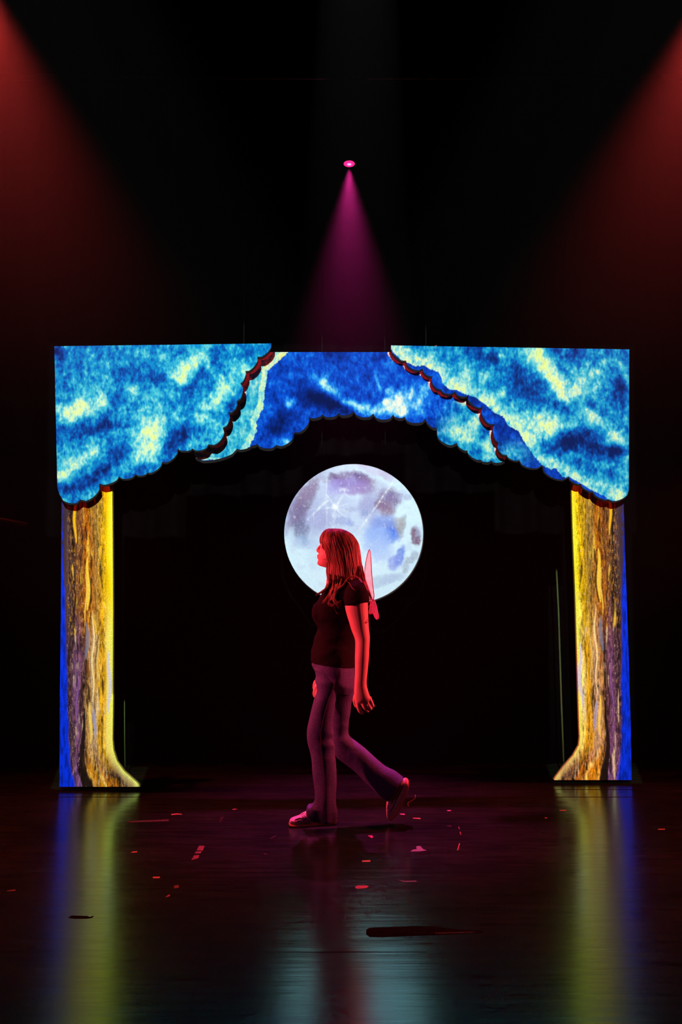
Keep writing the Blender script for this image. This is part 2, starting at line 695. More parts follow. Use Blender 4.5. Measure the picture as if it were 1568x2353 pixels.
LBLOBS = mk(c1, [
    (230, 430, 48, 22, -20, .50), (150, 470, 22, 14, 0, .25), (640, 590, 52, 34, -50, .52), (640, 720, 30, 22, 0, .25), (840, 220, 48, 20, -42, .48),
    (820, 270, 16, 10, 0, .25), (1060, 380, 58, 18, -62, .48), (940, 500, 26, 20, -30, .45), (190, 780, 44, 14, -45, .40), (100, 830, 13, 16, 0, .45),
    (280, 970, 24, 12, -10, .25), (1190, 200, 30, 30, 0, .12), (560, 320, 24, 14, 0, .25), (360, 370, 10, 18, 0, .3), (420, 770, 14, 10, 0, .2),
    (950, 130, 30, 12, -50, .3), (990, 170, 8, 14, 0, .35), (1130, 60, 14, 10, 0, .2), (300, 700, 34, 12, -45, .2),
    (300, 560, 64, 17, -12, -.38), (110, 560, 20, 10, 0, -.3), (520, 230, 26, 14, -30, -.30), (430, 400, 44, 12, -60, -.24), (700, 265, 44, 15, 10, -.28),
    (330, 830, 78, 15, -40, -.36), (150, 915, 42, 12, -20, -.34), (820, 600, 54, 18, -52, -.36), (1020, 480, 34, 14, -60, -.30), (900, 300, 44, 14, -60, -.30),
    (1040, 100, 34, 16, -30, -.25), (100, 130, 24, 34, 0, -.25), (440, 700, 36, 18, -50, -.25), (1130, 430, 20, 16, 0, -.28), (620, 800, 40, 10, -10, -.22),
    (1230, 100, 28, 14, -30, -.18), (760, 660, 12, 40, 10, -.22), (330, 100, 50, 18, 0, -.12), (520, 850, 40, 8, 0, -.15), (920, 560, 40, 14, -40, -.15)])


def paint_left(x, y):
    t = 0.50 + 0.92 * blob_sum(LBLOBS, x, y) + dabs(x, y, 1.0)
    return ramp(LEAF, t)


RIN = [c3(p) for p in [(40, 60), (55, 95), (110, 150), (190, 185), (245, 180), (290, 210), (332, 220), (350, 250), (360, 290), (400, 325), (440, 330), (500, 358),
                       (560, 375), (620, 420), (680, 475), (720, 485), (750, 540), (815, 575), (850, 640), (905, 720), (955, 780), (1010, 805),
                       (1040, 800), (1080, 850), (1120, 850), (1190, 890), (1250, 930), (1330, 965), (1360, 990), (1420, 1000), (1490, 1010), (1490, 0), (40, 0)]]
RBLOBS = mk(c3, [(x, y, 30, 20, 40, .31) for x, y in ((70, 95), (150, 150), (230, 170), (310, 215), (400, 290), (490, 330), (600, 390), (690, 450),
                                                     (770, 530), (850, 620), (930, 740), (1040, 790), (1150, 840), (1280, 920), (1410, 960))] + [
    (920, 110, 26, 20, 40, .50), (970, 180, 26, 20, 50, .45), (1040, 280, 28, 20, 55, .55), (1090, 370, 18, 18, 50, .42), (1170, 330, 24, 24, 0, .28),
    (1270, 490, 34, 14, 50, .42), (1390, 610, 40, 16, 45, .48), (980, 570, 46, 34, 30, .34), (1090, 500, 40, 26, 0, .22), (1230, 260, 30, 30, 0, .22),
    (1330, 170, 10, 10, 0, .38), (1290, 220, 12, 10, 0, .3), (1460, 260, 10, 34, -20, .35), (490, 220, 18, 14, 0, .28), (600, 240, 16, 10, 0, .3), (720, 350, 12, 9, 0, .38),
    (1430, 890, 24, 24, 0, .20), (880, 540, 30, 34, 20, .2), (640, 380, 16, 14, 0, .3), (620, 95, 8, 8, 0, .35), (710, 125, 6, 8, 0, .4), (1140, 430, 10, 16, 0, .3),
    (560, 90, 32, 20, 0, -.30), (650, 140, 30, 16, 20, -.32), (900, 330, 52, 30, 40, -.30), (820, 260, 30, 24, 0, -.2), (1080, 430, 26, 12, 30, -.42), (1150, 410, 12, 20, 0, -.35),
    (1160, 620, 60, 20, -10, -.50), (1300, 690, 60, 16, 10, -.46), (1420, 690, 24, 14, 0, -.45), (1430, 320, 20, 42, 0, -.50), (1150, 110, 44, 18, 0, -.32), (1420, 110, 34, 14, 0, -.18),
    (1250, 420, 24, 12, 40, -.28), (1020, 690, 40, 16, -20, -.30), (1330, 560, 20, 18, 0, -.15), (1340, 830, 40, 14, 30, -.16), (760, 190, 30, 20, 0, -.15), (1130, 760, 44, 12, 20, -.2), (800, 330, 24, 14, 0, -.15)])


def paint_right(x, y):
    d = dabs(x, y, 23.0)
    wob = 2.5 * fbm(x * 0.08, y * 0.08, 5.0, 2)
    if not inside(RIN, x + wob, y + wob):
        t = 0.30 + 0.75 * d + 0.25 * max(0.0, fbm(x * 0.013, y * 0.013, 3.3, 2))
        kk = 0.55 * math.exp(-((x - 1180) / 34) ** 2 - ((y - 1042) / 22) ** 2)
        return ramp(ROYAL, t).lerp(ramp(LEAF, 0.56 + d), min(1, kk * 1.6))
    return ramp(LEAF, 0.50 + 0.92 * blob_sum(RBLOBS, x, y) + d)


MSPLIT = [c2(p) for p in [(380, 100), (290, 180), (205, 255), (200, 330), (180, 420), (175, 500), (150, 580), (125, 620), (125, 700), (80, 790), (0, 900), (-400, 900), (-400, 0), (380, 0)]]
MBLOBS = mk(c2, [
    (600, 370, 22, 12, 40, .26), (700, 420, 26, 12, 40, .42), (770, 490, 22, 9, 20, .35), (880, 530, 26, 12, 10, .38), (1000, 540, 36, 14, 0, .25), (1100, 530, 30, 22, 10, .34),
    (1200, 470, 24, 34, 10, .26), (1330, 450, 20, 34, 0, .24), (1080, 400, 18, 12, 40, .26), (1000, 340, 5, 22, -20, .30), (630, 300, 10, 16, 20, .26), (490, 280, 8, 22, -20, .16),
    (365, 490, 9, 14, 20, .42), (340, 780, 16, 10, 0, .36), (230, 740, 28, 14, 0, .16), (1170, 570, 10, 10, 0, .3), (1270, 580, 12, 10, 0, .2), (520, 150, 10, 10, 0, .2), (180, 660, 16, 20, 0, .15),
    (520, 430, 50, 22, 20, -.24), (700, 500, 50, 16, 15, -.24), (660, 560, 60, 10, 0, -.06), (330, 620, 50, 24, -40, -.16), (240, 700, 40, 20, -40, -.12), (720, 140, 60, 18, 0, -.12), (1210, 600, 22, 10, 0, -.16),
    (1150, 470, 8, 18, 10, .3), (1240, 430, 7, 20, 15, .28), (1060, 480, 12, 8, 0, .25), (920, 500, 10, 8, 30, .25), (1290, 500, 10, 12, 0, .25), (840, 500, 14, 6, 30, .25), (1190, 540, 6, 12, 0, .3), (610, 340, 10, 8, 40, .2),
    (740, 530, 44, 14, 15, -.16), (560, 470, 40, 18, 10, -.12), (260, 650, 40, 20, -40, -.14),
    (1330, 380, 20, 12, 0, .12), (1500, 560, 30, 30, 0, .1), (1420, 620, 30, 20, 0, -.1)])
M2 = mk(c3, [(440, 560, 34, 20, 60, .30), (540, 540, 22, 26, 30, .42), (350, 590, 20, 18, 0, .20), (630, 690, 20, 28, 0, .44), (500, 620, 24, 16, 0, .2), (470, 400, 16, 8, 20, .5),
             (590, 480, 12, 10, 0, .15), (640, 600, 20, 16, 0, -.15), (680, 740, 10, 10, 0, -.1), (570, 660, 20, 20, 0, -.1)])


SHADOW_STRIP = lin((214, 206, 200))      # pale strip in the canopies' shadow shape, put in so red light shows


def paint_mid(x, y):
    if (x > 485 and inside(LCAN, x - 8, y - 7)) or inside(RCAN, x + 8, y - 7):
        return SHADOW_STRIP
    d = dabs(x, y, 41.0)
    wob = 2.0 * fbm(x * 0.09, y * 0.09, 2.0, 2)
    if inside(MSPLIT, x + wob, y + wob):
        edge = 0.0
        if not inside(MSPLIT, x + 13 + wob, y + 5):
            edge = 0.22
        t = 0.62 + 0.85 * d + edge + 0.10 * max(0, (900 - y) / 90.0)
        return ramp(LEAF, t)
    if x > 1000 and y > 920:
        k = min(1.0, max(0.0, (x + (y - 920) * 0.6 - 1020) / 60.0))
        return ramp(ROYAL, 0.36 + d + blob_sum(MBLOBS, x, y)).lerp(ramp(LEAF, 0.45 + d + blob_sum(M2, x, y)), k)
    return ramp(ROYAL, 0.40 + blob_sum(MBLOBS, x, y) + 0.8 * d)


BARK_HI = [(0.0, lin((46, 40, 56))), (0.05, lin((60, 48, 58))), (0.14, lin((84, 62, 60))), (0.24, lin((58, 40, 34))), (0.33, lin((112, 74, 44))), (0.45, lin((146, 82, 16))),
           (0.56, lin((168, 100, 14))), (0.68, lin((160, 122, 56))), (0.80, lin((204, 158, 14))), (0.88, lin((236, 190, 6))), (0.93, lin((252, 226, 24))), (1.0, lin((255, 246, 58)))]
BARK_LO = [(0.0, lin((60, 44, 56))), (0.12, lin((56, 40, 54))), (0.17, lin((60, 46, 62))), (0.23, lin((70, 48, 56))), (0.32, lin((112, 74, 122))), (0.40, lin((96, 62, 84))), (0.47, lin((60, 38, 24))),
           (0.54, lin((182, 142, 76))), (0.63, lin((176, 156, 126))), (0.72, lin((196, 154, 40))), (0.82, lin((214, 164, 8))), (0.90, lin((240, 226, 110))), (1.0, lin((236, 252, 92)))]
BARK_RT = [(0.0, lin((60, 44, 60))), (0.10, lin((80, 54, 66))), (0.20, lin((112, 76, 104))), (0.275, lin((124, 84, 146))), (0.295, lin((26, 17, 13))), (0.385, lin((28, 18, 14))), (0.41, lin((216, 170, 60))), (0.47, lin((200, 136, 16))), (0.53, lin((196, 130, 14))),
           (0.57, lin((250, 222, 112))), (0.61, lin((184, 116, 20))), (0.69, lin((150, 86, 18))), (0.74, lin((44, 27, 16))), (0.82, lin((104, 76, 58))), (0.92, lin((186, 168, 104))), (1.0, lin((238, 244, 116)))]


def bark(u, v, X, Y, seed, streak, bright_edge):
    """u: 0 outer edge .. 1 inner edge, v: 0 top .. 1 foot"""
    d = 0.055 * fbm(X * 0.05, Y * 0.006, seed, 3)
    uu = u + d
    a = ramp(BARK_HI, uu)
    b = ramp(BARK_LO, uu)
    c = ramp(BARK_RT, uu)
    k = min(1, max(0, (v - 0.40 + 0.10 * fbm(X * 0.03, Y * 0.006, seed + 2, 2)) / 0.18))
    col = a.lerp(b, k)
    k2 = min(1, max(0, (v - 0.88) / 0.08))
    col = col.lerp(c, k2)
    body = min(1, max(0, (u - 0.10) / 0.06)) * min(1, max(0, (bright_edge - u) / 0.05))
    # fibre streaks
    s = fbm(X * 0.16, Y * 0.014, seed + 5, 4)
    s2 = fbm(X * 0.34, Y * 0.05, seed + 11, 3)
    s3 = fbm(X * 0.50, Y * 0.10, seed + 41, 2)
    col = col * max(0.05, 1 + body * (0.75 * s + 0.75 * s2 + 0.45 * s3))
    if s3 > 0.46 and u > 0.05:
        col = col.lerp(lin((220, 196, 150)), body * min(0.55, (s3 - 0.46) * 2.5))
    dk = fbm(X * 0.10, Y * 0.011, seed + 21, 3)
    if dk > 0.42:
        col = col.lerp(lin((26, 16, 12)), body * min(1, (dk - 0.42) * 5) * 0.85)
    hl = fbm(X * 0.10, Y * 0.010, seed + 31, 3)
    if hl > 0.34 and u > 0.2:
        col = col.lerp(lin((240, 206, 70)) if v < 0.5 else lin((230, 220, 170)), body * min(1, (hl - 0.34) * 4) * 0.75)
    # dry-brushed gold and brown grain
    g1 = fbm(X * 0.42, Y * 0.07, seed + 81, 3)
    if g1 > 0.20:
        tone = lin((206, 150, 28)) if v < 0.5 or u > 0.5 else lin((140, 100, 90))
        col = col.lerp(tone, body * min(0.5, (g1 - 0.20) * 2.0))
    elif g1 < -0.22:
        col = col * (1 - body * min(0.6, (-0.22 - g1) * 2.5))
    for (su, v0, v1, wd, cc) in streak:
        if v0 < v < v1:
            q = abs(u - su - 0.02 * math.sin(v * 40)) / (wd * math.sin(math.pi * (v - v0) / (v1 - v0)) ** 0.5)
            if q < 1:
                col = col.lerp(cc, (1 - q * q) * 0.9)
    # dark cleft opening towards the foot
    if v > 0.74:
        cu = 0.47 - 0.13 * max(0, (v - 0.80) / 0.2)
        q_ = abs(u + 0.3 * d - cu) / (0.012 + 0.045 * (v - 0.74) / 0.26)
        if q_ < 1.2:
            col = col.lerp(lin((26, 17, 13)), min(1, 4 * (1.2 - q_)) * 0.95)
    # blue wash widening down the outer edge
    wb = 0.02 + 0.14 * min(1, max(0, (v - 0.24) / 0.55)) + 0.03 * fbm(X * 0.02, Y * 0.012, seed + 51, 3)
    if u < wb + 0.03:
        f = min(1, max(0, (wb + 0.03 - u) / 0.04)) * (0.55 if v < 0.16 else 1.0)
        if v < 0.2:
            f *= min(1, max(0, 0.5 + 2.5 * fbm(X * 0.3, Y * 0.05, seed + 61, 2)))
        bl = lin((0, 52, 238)).lerp(lin((0, 34, 160)), min(1, max(0, 0.4 + 1.5 * fbm(X * 0.2, Y * 0.03, seed + 71, 3))))
        col = col.lerp(bl, f)
    return col


STK = [(0.33, .62, .80, .022, lin((124, 84, 150))), (0.93, .55, .76, .045, lin((206, 206, 226))), (0.27, .03, .20, .035, lin((250, 204, 30))), (0.22, .05, .24, .02, lin((24, 18, 14))), (0.48, .14, .19, .03, lin((24, 16, 10))), (0.52, .24, .42, .045, lin((252, 220, 70))), (0.56, .30, .42, .022, lin((30, 22, 16))), (0.60, .24, .29, .03, lin((40, 26, 12))),
       (0.27, .38, .48, .03, lin((28, 18, 18))), (0.40, .10, .34, .014, lin((34, 26, 20))), (0.48, .30, .46, .02, lin((246, 214, 90))), (0.62, .42, .72, .02, lin((246, 236, 160))), (0.50, .46, .58, .05, lin((110, 120, 140))), (0.54, .58, .64, .03, lin((120, 66, 14))),
       (0.17, .5, .62, .02, lin((40, 26, 30))), (0.40, .62, .80, .02, lin((40, 26, 26))), (0.58, .72, .86, .04, lin((240, 216, 90))), (0.66, .74, .84, .04, lin((150, 156, 190))),
       (0.72, .50, .66, .02, lin((214, 196, 120)))]

def scallop(cusps, n=7):
    """lobes bulging from cusp to cusp; each entry is (x, y, bulge) with the bulge of the lobe that starts there"""
    out = []
    for (xa, ya, h), (xb, yb, _) in zip(cusps, cusps[1:]):
        L = math.hypot(xb - xa, yb - ya)
        nx, ny = (yb - ya) / L, -(xb - xa) / L
        for k in range(n):
            t = k / n
            q_ = h * L * math.sqrt(max(0, 1 - (2 * t - 1) ** 2))
            out.append((xa + (xb - xa) * t + nx * q_, ya + (yb - ya) * t + ny * q_))
    out.append(cusps[-1][:2])
    return out


def cv(conv, rows, sign=1):
    return [(*conv((r[0], r[1])), sign * r[2]) for r in rows]


# lobes of the left canopy, running down from its top right corner (the bulge is to the right / below)
LCAN = [c1((65, 67))] + scallop(cv(c1, [(1368, 50, .20), (1285, 130, .20), (1213, 216, .16), (1181, 290, .24), (1160, 396, .26), (1108, 464, .24), (1077, 555, .30), (990, 656, .24), (895, 680, .18), (806, 680, .22),
        (712, 763, .18), (622, 826, .20), (553, 833, .22), (454, 848, .18), (335, 890, .26), (222, 988, .26), (104, 968, .06), (83, 900, 0)]))
# lobes of the right canopy, running up from its lower right corner
RCAN = [c3((50, 62)), c3((1481, 86))] + scallop(cv(c3, [(1478, 930, .24), (1355, 985, .16), (1262, 938, .16), (1190, 892, .18), (1118, 850, .26), (958, 778, .24), (820, 750, .18), (745, 720, .28), (697, 645, .20), (676, 535, .28),
        (601, 432, .24), (513, 360, .24), (435, 338, .24), (350, 326, .26), (300, 246, .22), (240, 200, .26), (140, 153, .22), (50, 62, 0)]))
# lower lobes of the middle border, from left to right
MID = [(400, 1010), c1((890, 690))] + scallop(cv(c1, [(918, 738, .14), (1163, 682, .14), (1250, 662, .16)], -1) + cv(c2, [(128, 780, .22), (265, 792, .24), (398, 700, .24), (500, 588, .18), (600, 570, .22), (715, 562, .22), (825, 544, .26),
        (966, 566, .28), (1110, 572, .22), (1190, 588, .26), (1346, 598, .20), (1424, 668, .10)], -1) + cv(c3, [(326, 570, .30), (446, 648, .18), (508, 692, .18), (588, 748, .20), (650, 752, .24), (742, 735, .0), (770, 722, 0)], -1)) + [(1180, 1000), (1150, 815), (920, 809), (600, 809), (440, 815)]

YL, YR = 6.59, 6.80
TL, TR_ = Plane(YL, 0.0), Plane(YR, 0.0)
CLp, CRp = Plane(6.41, 0.0), Plane(6.60, 0.0)
MIDP = Plane(6.695, 0.062)


def edge_x(tab, y):
    if y <= tab[0][1]:
        return tab[0][0]
    for (xa, ya), (xb, yb) in zip(tab, tab[1:]):
        if y <= yb:
            return xa + (xb - xa) * (y - ya) / (yb - ya)
    return tab[-1][0]


L_OUT = [(143, 1000), (141.5, 1160), (140, 1400), (137.5, 1600), (136.5, 1808)]
L_IN = [(257.5, 1000), (258, 1130), (260, 1400), (260, 1600), (258.5, 1700), (261, 1725), (269, 1750), (285, 1772.6), (307, 1791.7), (322, 1805), (322, 1808)]
R_IN = [(1312, 1000), (1313.8, 1112), (1316.4, 1207), (1322.7, 1367), (1327.5, 1526), (1331.3, 1654), (1333, 1695), (1331, 1714), (1318, 1736.7), (1295.6, 1762), (1274, 1791), (1274, 1792.5)]
R_OUT = [(1431, 1000), (1434, 1163), (1437.5, 1277.6), (1443.9, 1462.5), (1450, 1653.8), (1452.5, 1792.5)]


def paint_trunk_left(x, y):
    xo, xi = edge_x(L_OUT, y), edge_x(L_IN, y)
    u = (x - xo) / (xi - xo)
    return bark(u, (y - 1110) / 698.0, x, y, 3.0, STK, 0.885)


def paint_trunk_right(x, y):
    xo, xi = edge_x(R_OUT, y), edge_x(R_IN, y)
    u = (xo - x) / (xo - xi)
    v = (y - 1090) / 702.0
    # less bare yellow along the inner edge than its twin
    return bark(min(u, 0.97) - 0.02 * v, v, 2 * 784 - x, y, 3.0, STK, 0.96)


def tree(label, out_tab, in_tab, tplane, cplane, canopy, paint_c, paint_t, base_px, spx):
    base = UF(*base_px)
    base.z = 0
    root = thing('painted_tree_flat', label, 'stage set tree', base, 'painted tree flats of the arch')
    # trunk: cut-out board with a painted cloth face
    poly = list(out_tab) + list(reversed(in_tab))
    yb = out_tab[-1][1]
    fixed = []
    for (x, y) in poly:
        fixed.append((x, y))
    tr = flat_mesh('trunk', fixed, tplane, 0.045, M_bark, paint_t, 1.6, root, base)
    # pin the foot to the floor
    for v in tr.data.vertices:
        if v.co.z < 0.012:
            v.co.z = max(v.co.z, 0.0)
    # canopy: dark board with the painted cloth stretched on its face
    top = min(p[1] for p in canopy)
    lip = [(p[0] + spx[0], p[1] + (spx[1] if p[1] > top + 14 else 1.5)) for p in canopy]
    can = flat_mesh('canopy', canopy, cplane, 0.004, M_leafpaint, paint_c, 2.0, root, base)
    flat_mesh('canopy_board', lip, cplane, 0.018, M_board, None, 2.0, root, base, offset=0.0045)
    # battens tying the canopy to the trunk
    xs = sorted((out_tab[0][0], in_tab[0][0]))
    for f, yy in ((0.25, 1040), (0.75, 1040), (0.5, 1085)):
        xx = xs[0] + (xs[1] - xs[0]) * f
        a = cplane.at(xx, yy) - cplane.n * 0.022
        b = tplane.at(xx, yy)
        bm = bmesh.new()
        box(bm, (a.x - 0.02, a.y, a.z - 0.02), (a.x + 0.02, max(b.y, a.y + 0.05) + 0.002, a.z + 0.02))
        part('spacer', bm, M_board, root, base, False)
    # rear brace standing on the floor
    xm = (out_tab[-1][0] * 0.6 + in_tab[0][0] * 0.4)
    foot = tplane.at(xm, yb)
    bm = bmesh.new()
    y0 = tplane.y0 + 0.045
    box(bm, (foot.x - 0.02, y0, 0.0), (foot.x + 0.02, y0 + 0.045, 2.3))
    box(bm, (foot.x - 0.02, y0, 0.0), (foot.x + 0.02, y0 + 0.42, 0.045))
    part('brace', bm, M_board, root, base, False)
    return root


tree('left painted tree of the arch, its canopy hiding the left trunk top', L_OUT, L_IN, TL, CLp, LCAN, paint_left, paint_trunk_left, (200, 1808), (0.3, 4))
tree('right painted tree of the arch, its canopy edged in pale scallops', R_OUT, R_IN, TR_, CRp, RCAN, paint_right, paint_trunk_right, (1380, 1792.5), (-0.3, 3.6))

mb = MIDP.at(784, 809)
mroot = thing('foliage_border', 'royal blue painted foliage border bridging the two trees above the moon', 'stage set border', mb)
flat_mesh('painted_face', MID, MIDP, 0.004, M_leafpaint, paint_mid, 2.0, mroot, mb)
MLIP = [(p[0] + 1.0, p[1] + (6 if p[1] > 830 else 1.0)) for p in MID]
flat_mesh('backing_board', MLIP, MIDP, 0.018, M_board, None, 2.0, mroot, mb, offset=0.0045)
for px in (560, 980):
    a = MIDP.at(px, 815)
    bm = bmesh.new()
    tube(bm, [a + Vector((0, 0.014, -0.05)), Vector((a.x, a.y + 0.014, RZ))], 0.0025, 6)
    part('hanging_wire', bm, M_cable, mroot, mb)

# ------------------------------------------------------------------ moon
MC = (813.0, 1226.0)
MRPX = 159.6
MPL = Plane(MOON_Y, 0.0)


def c4(p): return (640 + p[0] / 4.48, 1050 + p[1] / 4.48)


MOONB = []
for r in [
    # x, y, rx, ry, rot, colour, strength
    (300, 620, 60, 66, 0, (150, 162, 206), .55), (420, 420, 70, 80, 0, (166, 176, 212), .5), (700, 620, 80, 50, 0, (164, 180, 216), .55), (260, 470, 18, 58, 28, (112, 92, 128), .75),
    (200, 590, 20, 40, 10, (112, 98, 140), .75), (240, 740, 16, 24, 10, (104, 110, 150), .75), (300, 350, 16, 44, 40, (140, 116, 152), .55), (560, 200, 12, 8, 0, (92, 70, 100), .8), (620, 260, 16, 14, 0, (110, 84, 126), .75),
    (730, 230, 50, 18, 0, (118, 92, 146), .85), (860, 220, 20, 14, 20, (100, 80, 136), .8), (900, 290, 22, 20, 30, (134, 108, 150), .8), (720, 300, 46, 18, 0, (148, 136, 206), .75), (570, 330, 16, 20, 0, (158, 158, 218), .6),
    (840, 340, 30, 12, 0, (150, 130, 186), .7), (470, 190, 20, 12, 30, (150, 156, 190), .5), (1010, 430, 40, 30, -40, (148, 146, 190), .65), (930, 520, 24, 30, 10, (150, 160, 206), .6), (1130, 450, 26, 30, 30, (124, 108, 152), .85),
    (1190, 420, 18, 14, 0, (122, 108, 156), .75), (1100, 540, 26, 16, 30, (138, 112, 140), .75), (1060, 490, 16, 12, 0, (128, 106, 140), .6), (1080, 760, 36, 30, -10, (96, 136, 226), .85), (1170, 760, 18, 18, 0, (62, 108, 222), .8), (1190, 840, 14, 10, 0, (82, 128, 226), .7),
    (1010, 850, 34, 34, 0, (150, 182, 236), .75), (1060, 960, 26, 30, 10, (164, 192, 240), .65), (1090, 660, 30, 16, 0, (130, 150, 214), .7), (1270, 720, 8, 26, 10, (142, 140, 150), .75), (1240, 690, 10, 14, 0, (160, 156, 156), .6),
    (1414, 810, 11, 22, -6, (134, 124, 160), .9), (1390, 800, 5, 18, 8, (120, 84, 108), .8), (1435, 860, 6, 10, 0, (112, 76, 104), .8), (1410, 880, 8, 5, 0, (120, 90, 120), .7), (1250, 1020, 10, 24, 20, (78, 118, 220), .85), (1200, 1080, 14, 20, 30, (132, 150, 228), .8),
    (1400, 1010, 10, 10, 0, (142, 156, 178), .6), (1360, 1060, 9, 8, 0, (140, 156, 178), .6), (1310, 1110, 8, 16, 10, (150, 168, 190), .6), (1310, 1170, 6, 6, 0, (150, 166, 186), .5), (1080, 1270, 44, 12, -15, (160, 186, 214), .6), (1180, 1250, 30, 10, -15, (166, 186, 220), .5),
    (430, 1050, 34, 24, 20, (180, 212, 230), .5), (230, 880, 14, 16, 0, (150, 178, 216), .6), (280, 850, 10, 14, 0, (138, 162, 200), .6), (340, 900, 14, 12, 0, (160, 186, 222), .5), (400, 640, 30, 26, 0, (150, 150, 200), .5), (640, 660, 26, 10, 10, (140, 156, 206), .6), (740, 680, 10, 8, 0, (140, 160, 216), .6),
    (900, 570, 8, 8, 0, (130, 150, 200), .6), (760, 540, 14, 6, 0, (150, 160, 200), .5), (1330, 420, 10, 10, 0, (150, 160, 196), .6), (1000, 140, 40, 10, 20, (184, 176, 206), .6), (1130, 200, 24, 10, 30, (180, 170, 204), .5), (660, 110, 40, 10, -12, (190, 208, 226), .5), (120, 620, 10, 40, 15, (140, 136, 178), .5), (1280, 400, 10, 16, 0, (170, 180, 214), .5),
]:
    x, y = c4((r[0], r[1]))
    a = math.radians(r[4])
    MOONB.append((x, y, r[2], r[3], math.cos(a), math.sin(a), lin(r[5]), r[6]))
RAYS = []
for (a, b, wd, st) in [((590, 520), (690, 345), 3.0, .9), ((640, 330), (720, 345), 4.0, .9), ((590, 520), (500, 390), 2.2, .8), ((500, 180), (490, 430), 2.2, .6), ((495, 430), (500, 740), 2.0, .5), ((590, 520), (330, 540), 2, .45), ((520, 440), (300, 640), 2.2, .55),
                       ((590, 520), (720, 480), 2.0, .7), ((590, 530), (680, 610), 2.0, .6), ((590, 525), (720, 560), 2.0, .6), ((570, 600), (560, 740), 5, .5), ((590, 520), (490, 520), 2.0, .6), ((590, 540), (560, 620), 2, .5), ((1200, 230), (900, 660), 2.4, .85), ((900, 660), (820, 760), 3.5, .5),
                       ((1060, 1080), (950, 1140), 2.0, .6), ((690, 380), (760, 430), 1.6, .4), ((480, 470), (400, 540), 3, .5), ((500, 420), (350, 600), 4, .25)]:
    RAYS.append((c4(a), c4(b), wd, st))
M_BASE, M_LAV, M_WHITE = lin((204, 232, 244)), lin((176, 190, 220)), lin((232, 246, 246))


def paint_moon(x, y):
    wx = 5.0 * fbm(x * 0.05, y * 0.05, 1.0, 3)
    wy = 5.0 * fbm(x * 0.05, y * 0.05, 8.0, 3)
    n = fbm(x * 0.045, y * 0.045, 4.0, 5)
    n2 = fbm(x * 0.16, y * 0.12, 14.0, 4)
    k = min(1, max(0, (1190 - y) / 120 * 0.6 + (800 - x) / 160 * 0.4))
    col = M_BASE.lerp(M_LAV, min(1, max(0, 0.42 * k + 0.45 * n)))
    X, Y = x + wx, y + wy
    for bx, by, rx, ry, ca, sa, c, st in MOONB:
        dx, dy = X - bx, Y - by
        u = (dx * ca + dy * sa) / rx
        v = (-dx * sa + dy * ca) / ry
        q = u * u + v * v
        if q < 2.2:
            f = st * min(1.0, max(0.0, 1.45 - q * 0.95)) * (0.9 + 0.35 * n2)
            col = col.lerp(c, min(0.95, max(0.0, f)))
    if n2 > 0.30:
        col = col.lerp(M_WHITE, min(0.3, (n2 - 0.30) * 0.7))
    for a, b, wd, st in RAYS:
        dx, dy = b[0] - a[0], b[1] - a[1]
        t = ((x - a[0]) * dx + (y - a[1]) * dy) / (dx * dx + dy * dy)
        tc_ = min(1, max(0, t))
        q = math.hypot(x - a[0] - dx * tc_, y - a[1] - dy * tc_) / (wd * (1.1 - 0.5 * tc_))
        if q < 1.6:
            col = col.lerp(M_WHITE, st * 0.8 * max(0, 1 - (q / 1.6)) * (0.7 + 1.2 * n2))
    q = math.hypot(x - 770, y - 1164) / 10
    if q < 1:
        col = col.lerp(M_WHITE, 1 - q)
    return col


circ = [(MC[0] + MRPX * math.cos(2 * math.pi * i / 160), MC[1] + MRPX * math.sin(2 * math.pi * i / 160)) for i in range(160)]
mbase = MPL.at(MC[0], MC[1] + MRPX)
moon = thing('moon_disc', 'round painted full moon hanging behind the walking woman', 'stage set moon', mbase)
flat_mesh('painted_face', circ, MPL, 0.004, M_moon, paint_moon, 1.6, moon, mbase)
ring_ = [(MC[0] + 1.2 + (MRPX + 1.2) * math.cos(2 * math.pi * i / 160), MC[1] + 1.6 + (MRPX + 1.2) * math.sin(2 * math.pi * i / 160)) for i in range(160)]
flat_mesh('hoop', ring_, MPL, 0.03, M_moonrim, None, 2.0, moon, mbase, offset=0.0045)
for px in (740, 886):
    a = MPL.at(px, 1090)
    bm = bmesh.new()
    tube(bm, [Vector((a.x, MOON_Y + 0.02, a.z)), Vector((a.x, MOON_Y + 0.02, RZ))], 0.002, 6)
    part('hanging_wire', bm, M_cable, moon, mbase)

# ------------------------------------------------------------------ the walking woman
YC = 5.62
PX = YC / F * 1.0


def ring(f, b, y, bw, n=28, p=2.0, lift=0.0):
    """a cross-section through the front pixel f and back pixel b, bw pixels half as wide sideways"""
    Fp, Bp = U(f[0], f[1], YC + y), U(b[0], b[1], YC + y)
    c = (Fp + Bp) / 2
    e1 = (Fp - Bp) / 2
    e2 = Vector((0, -bw * PX, 0))
    out = []
    for i in range(n):
        a = 2 * math.pi * i / n
        ca, sa = math.cos(a), math.sin(a)
        ca = math.copysign(abs(ca) ** (2 / p), ca)
        sa2 = math.copysign(abs(sa) ** (2 / p), sa)
        q = c + e1 * ca + e2 * sa2
        q.z += lift * PX * max(0, sa2)
        out.append(q)
    return out


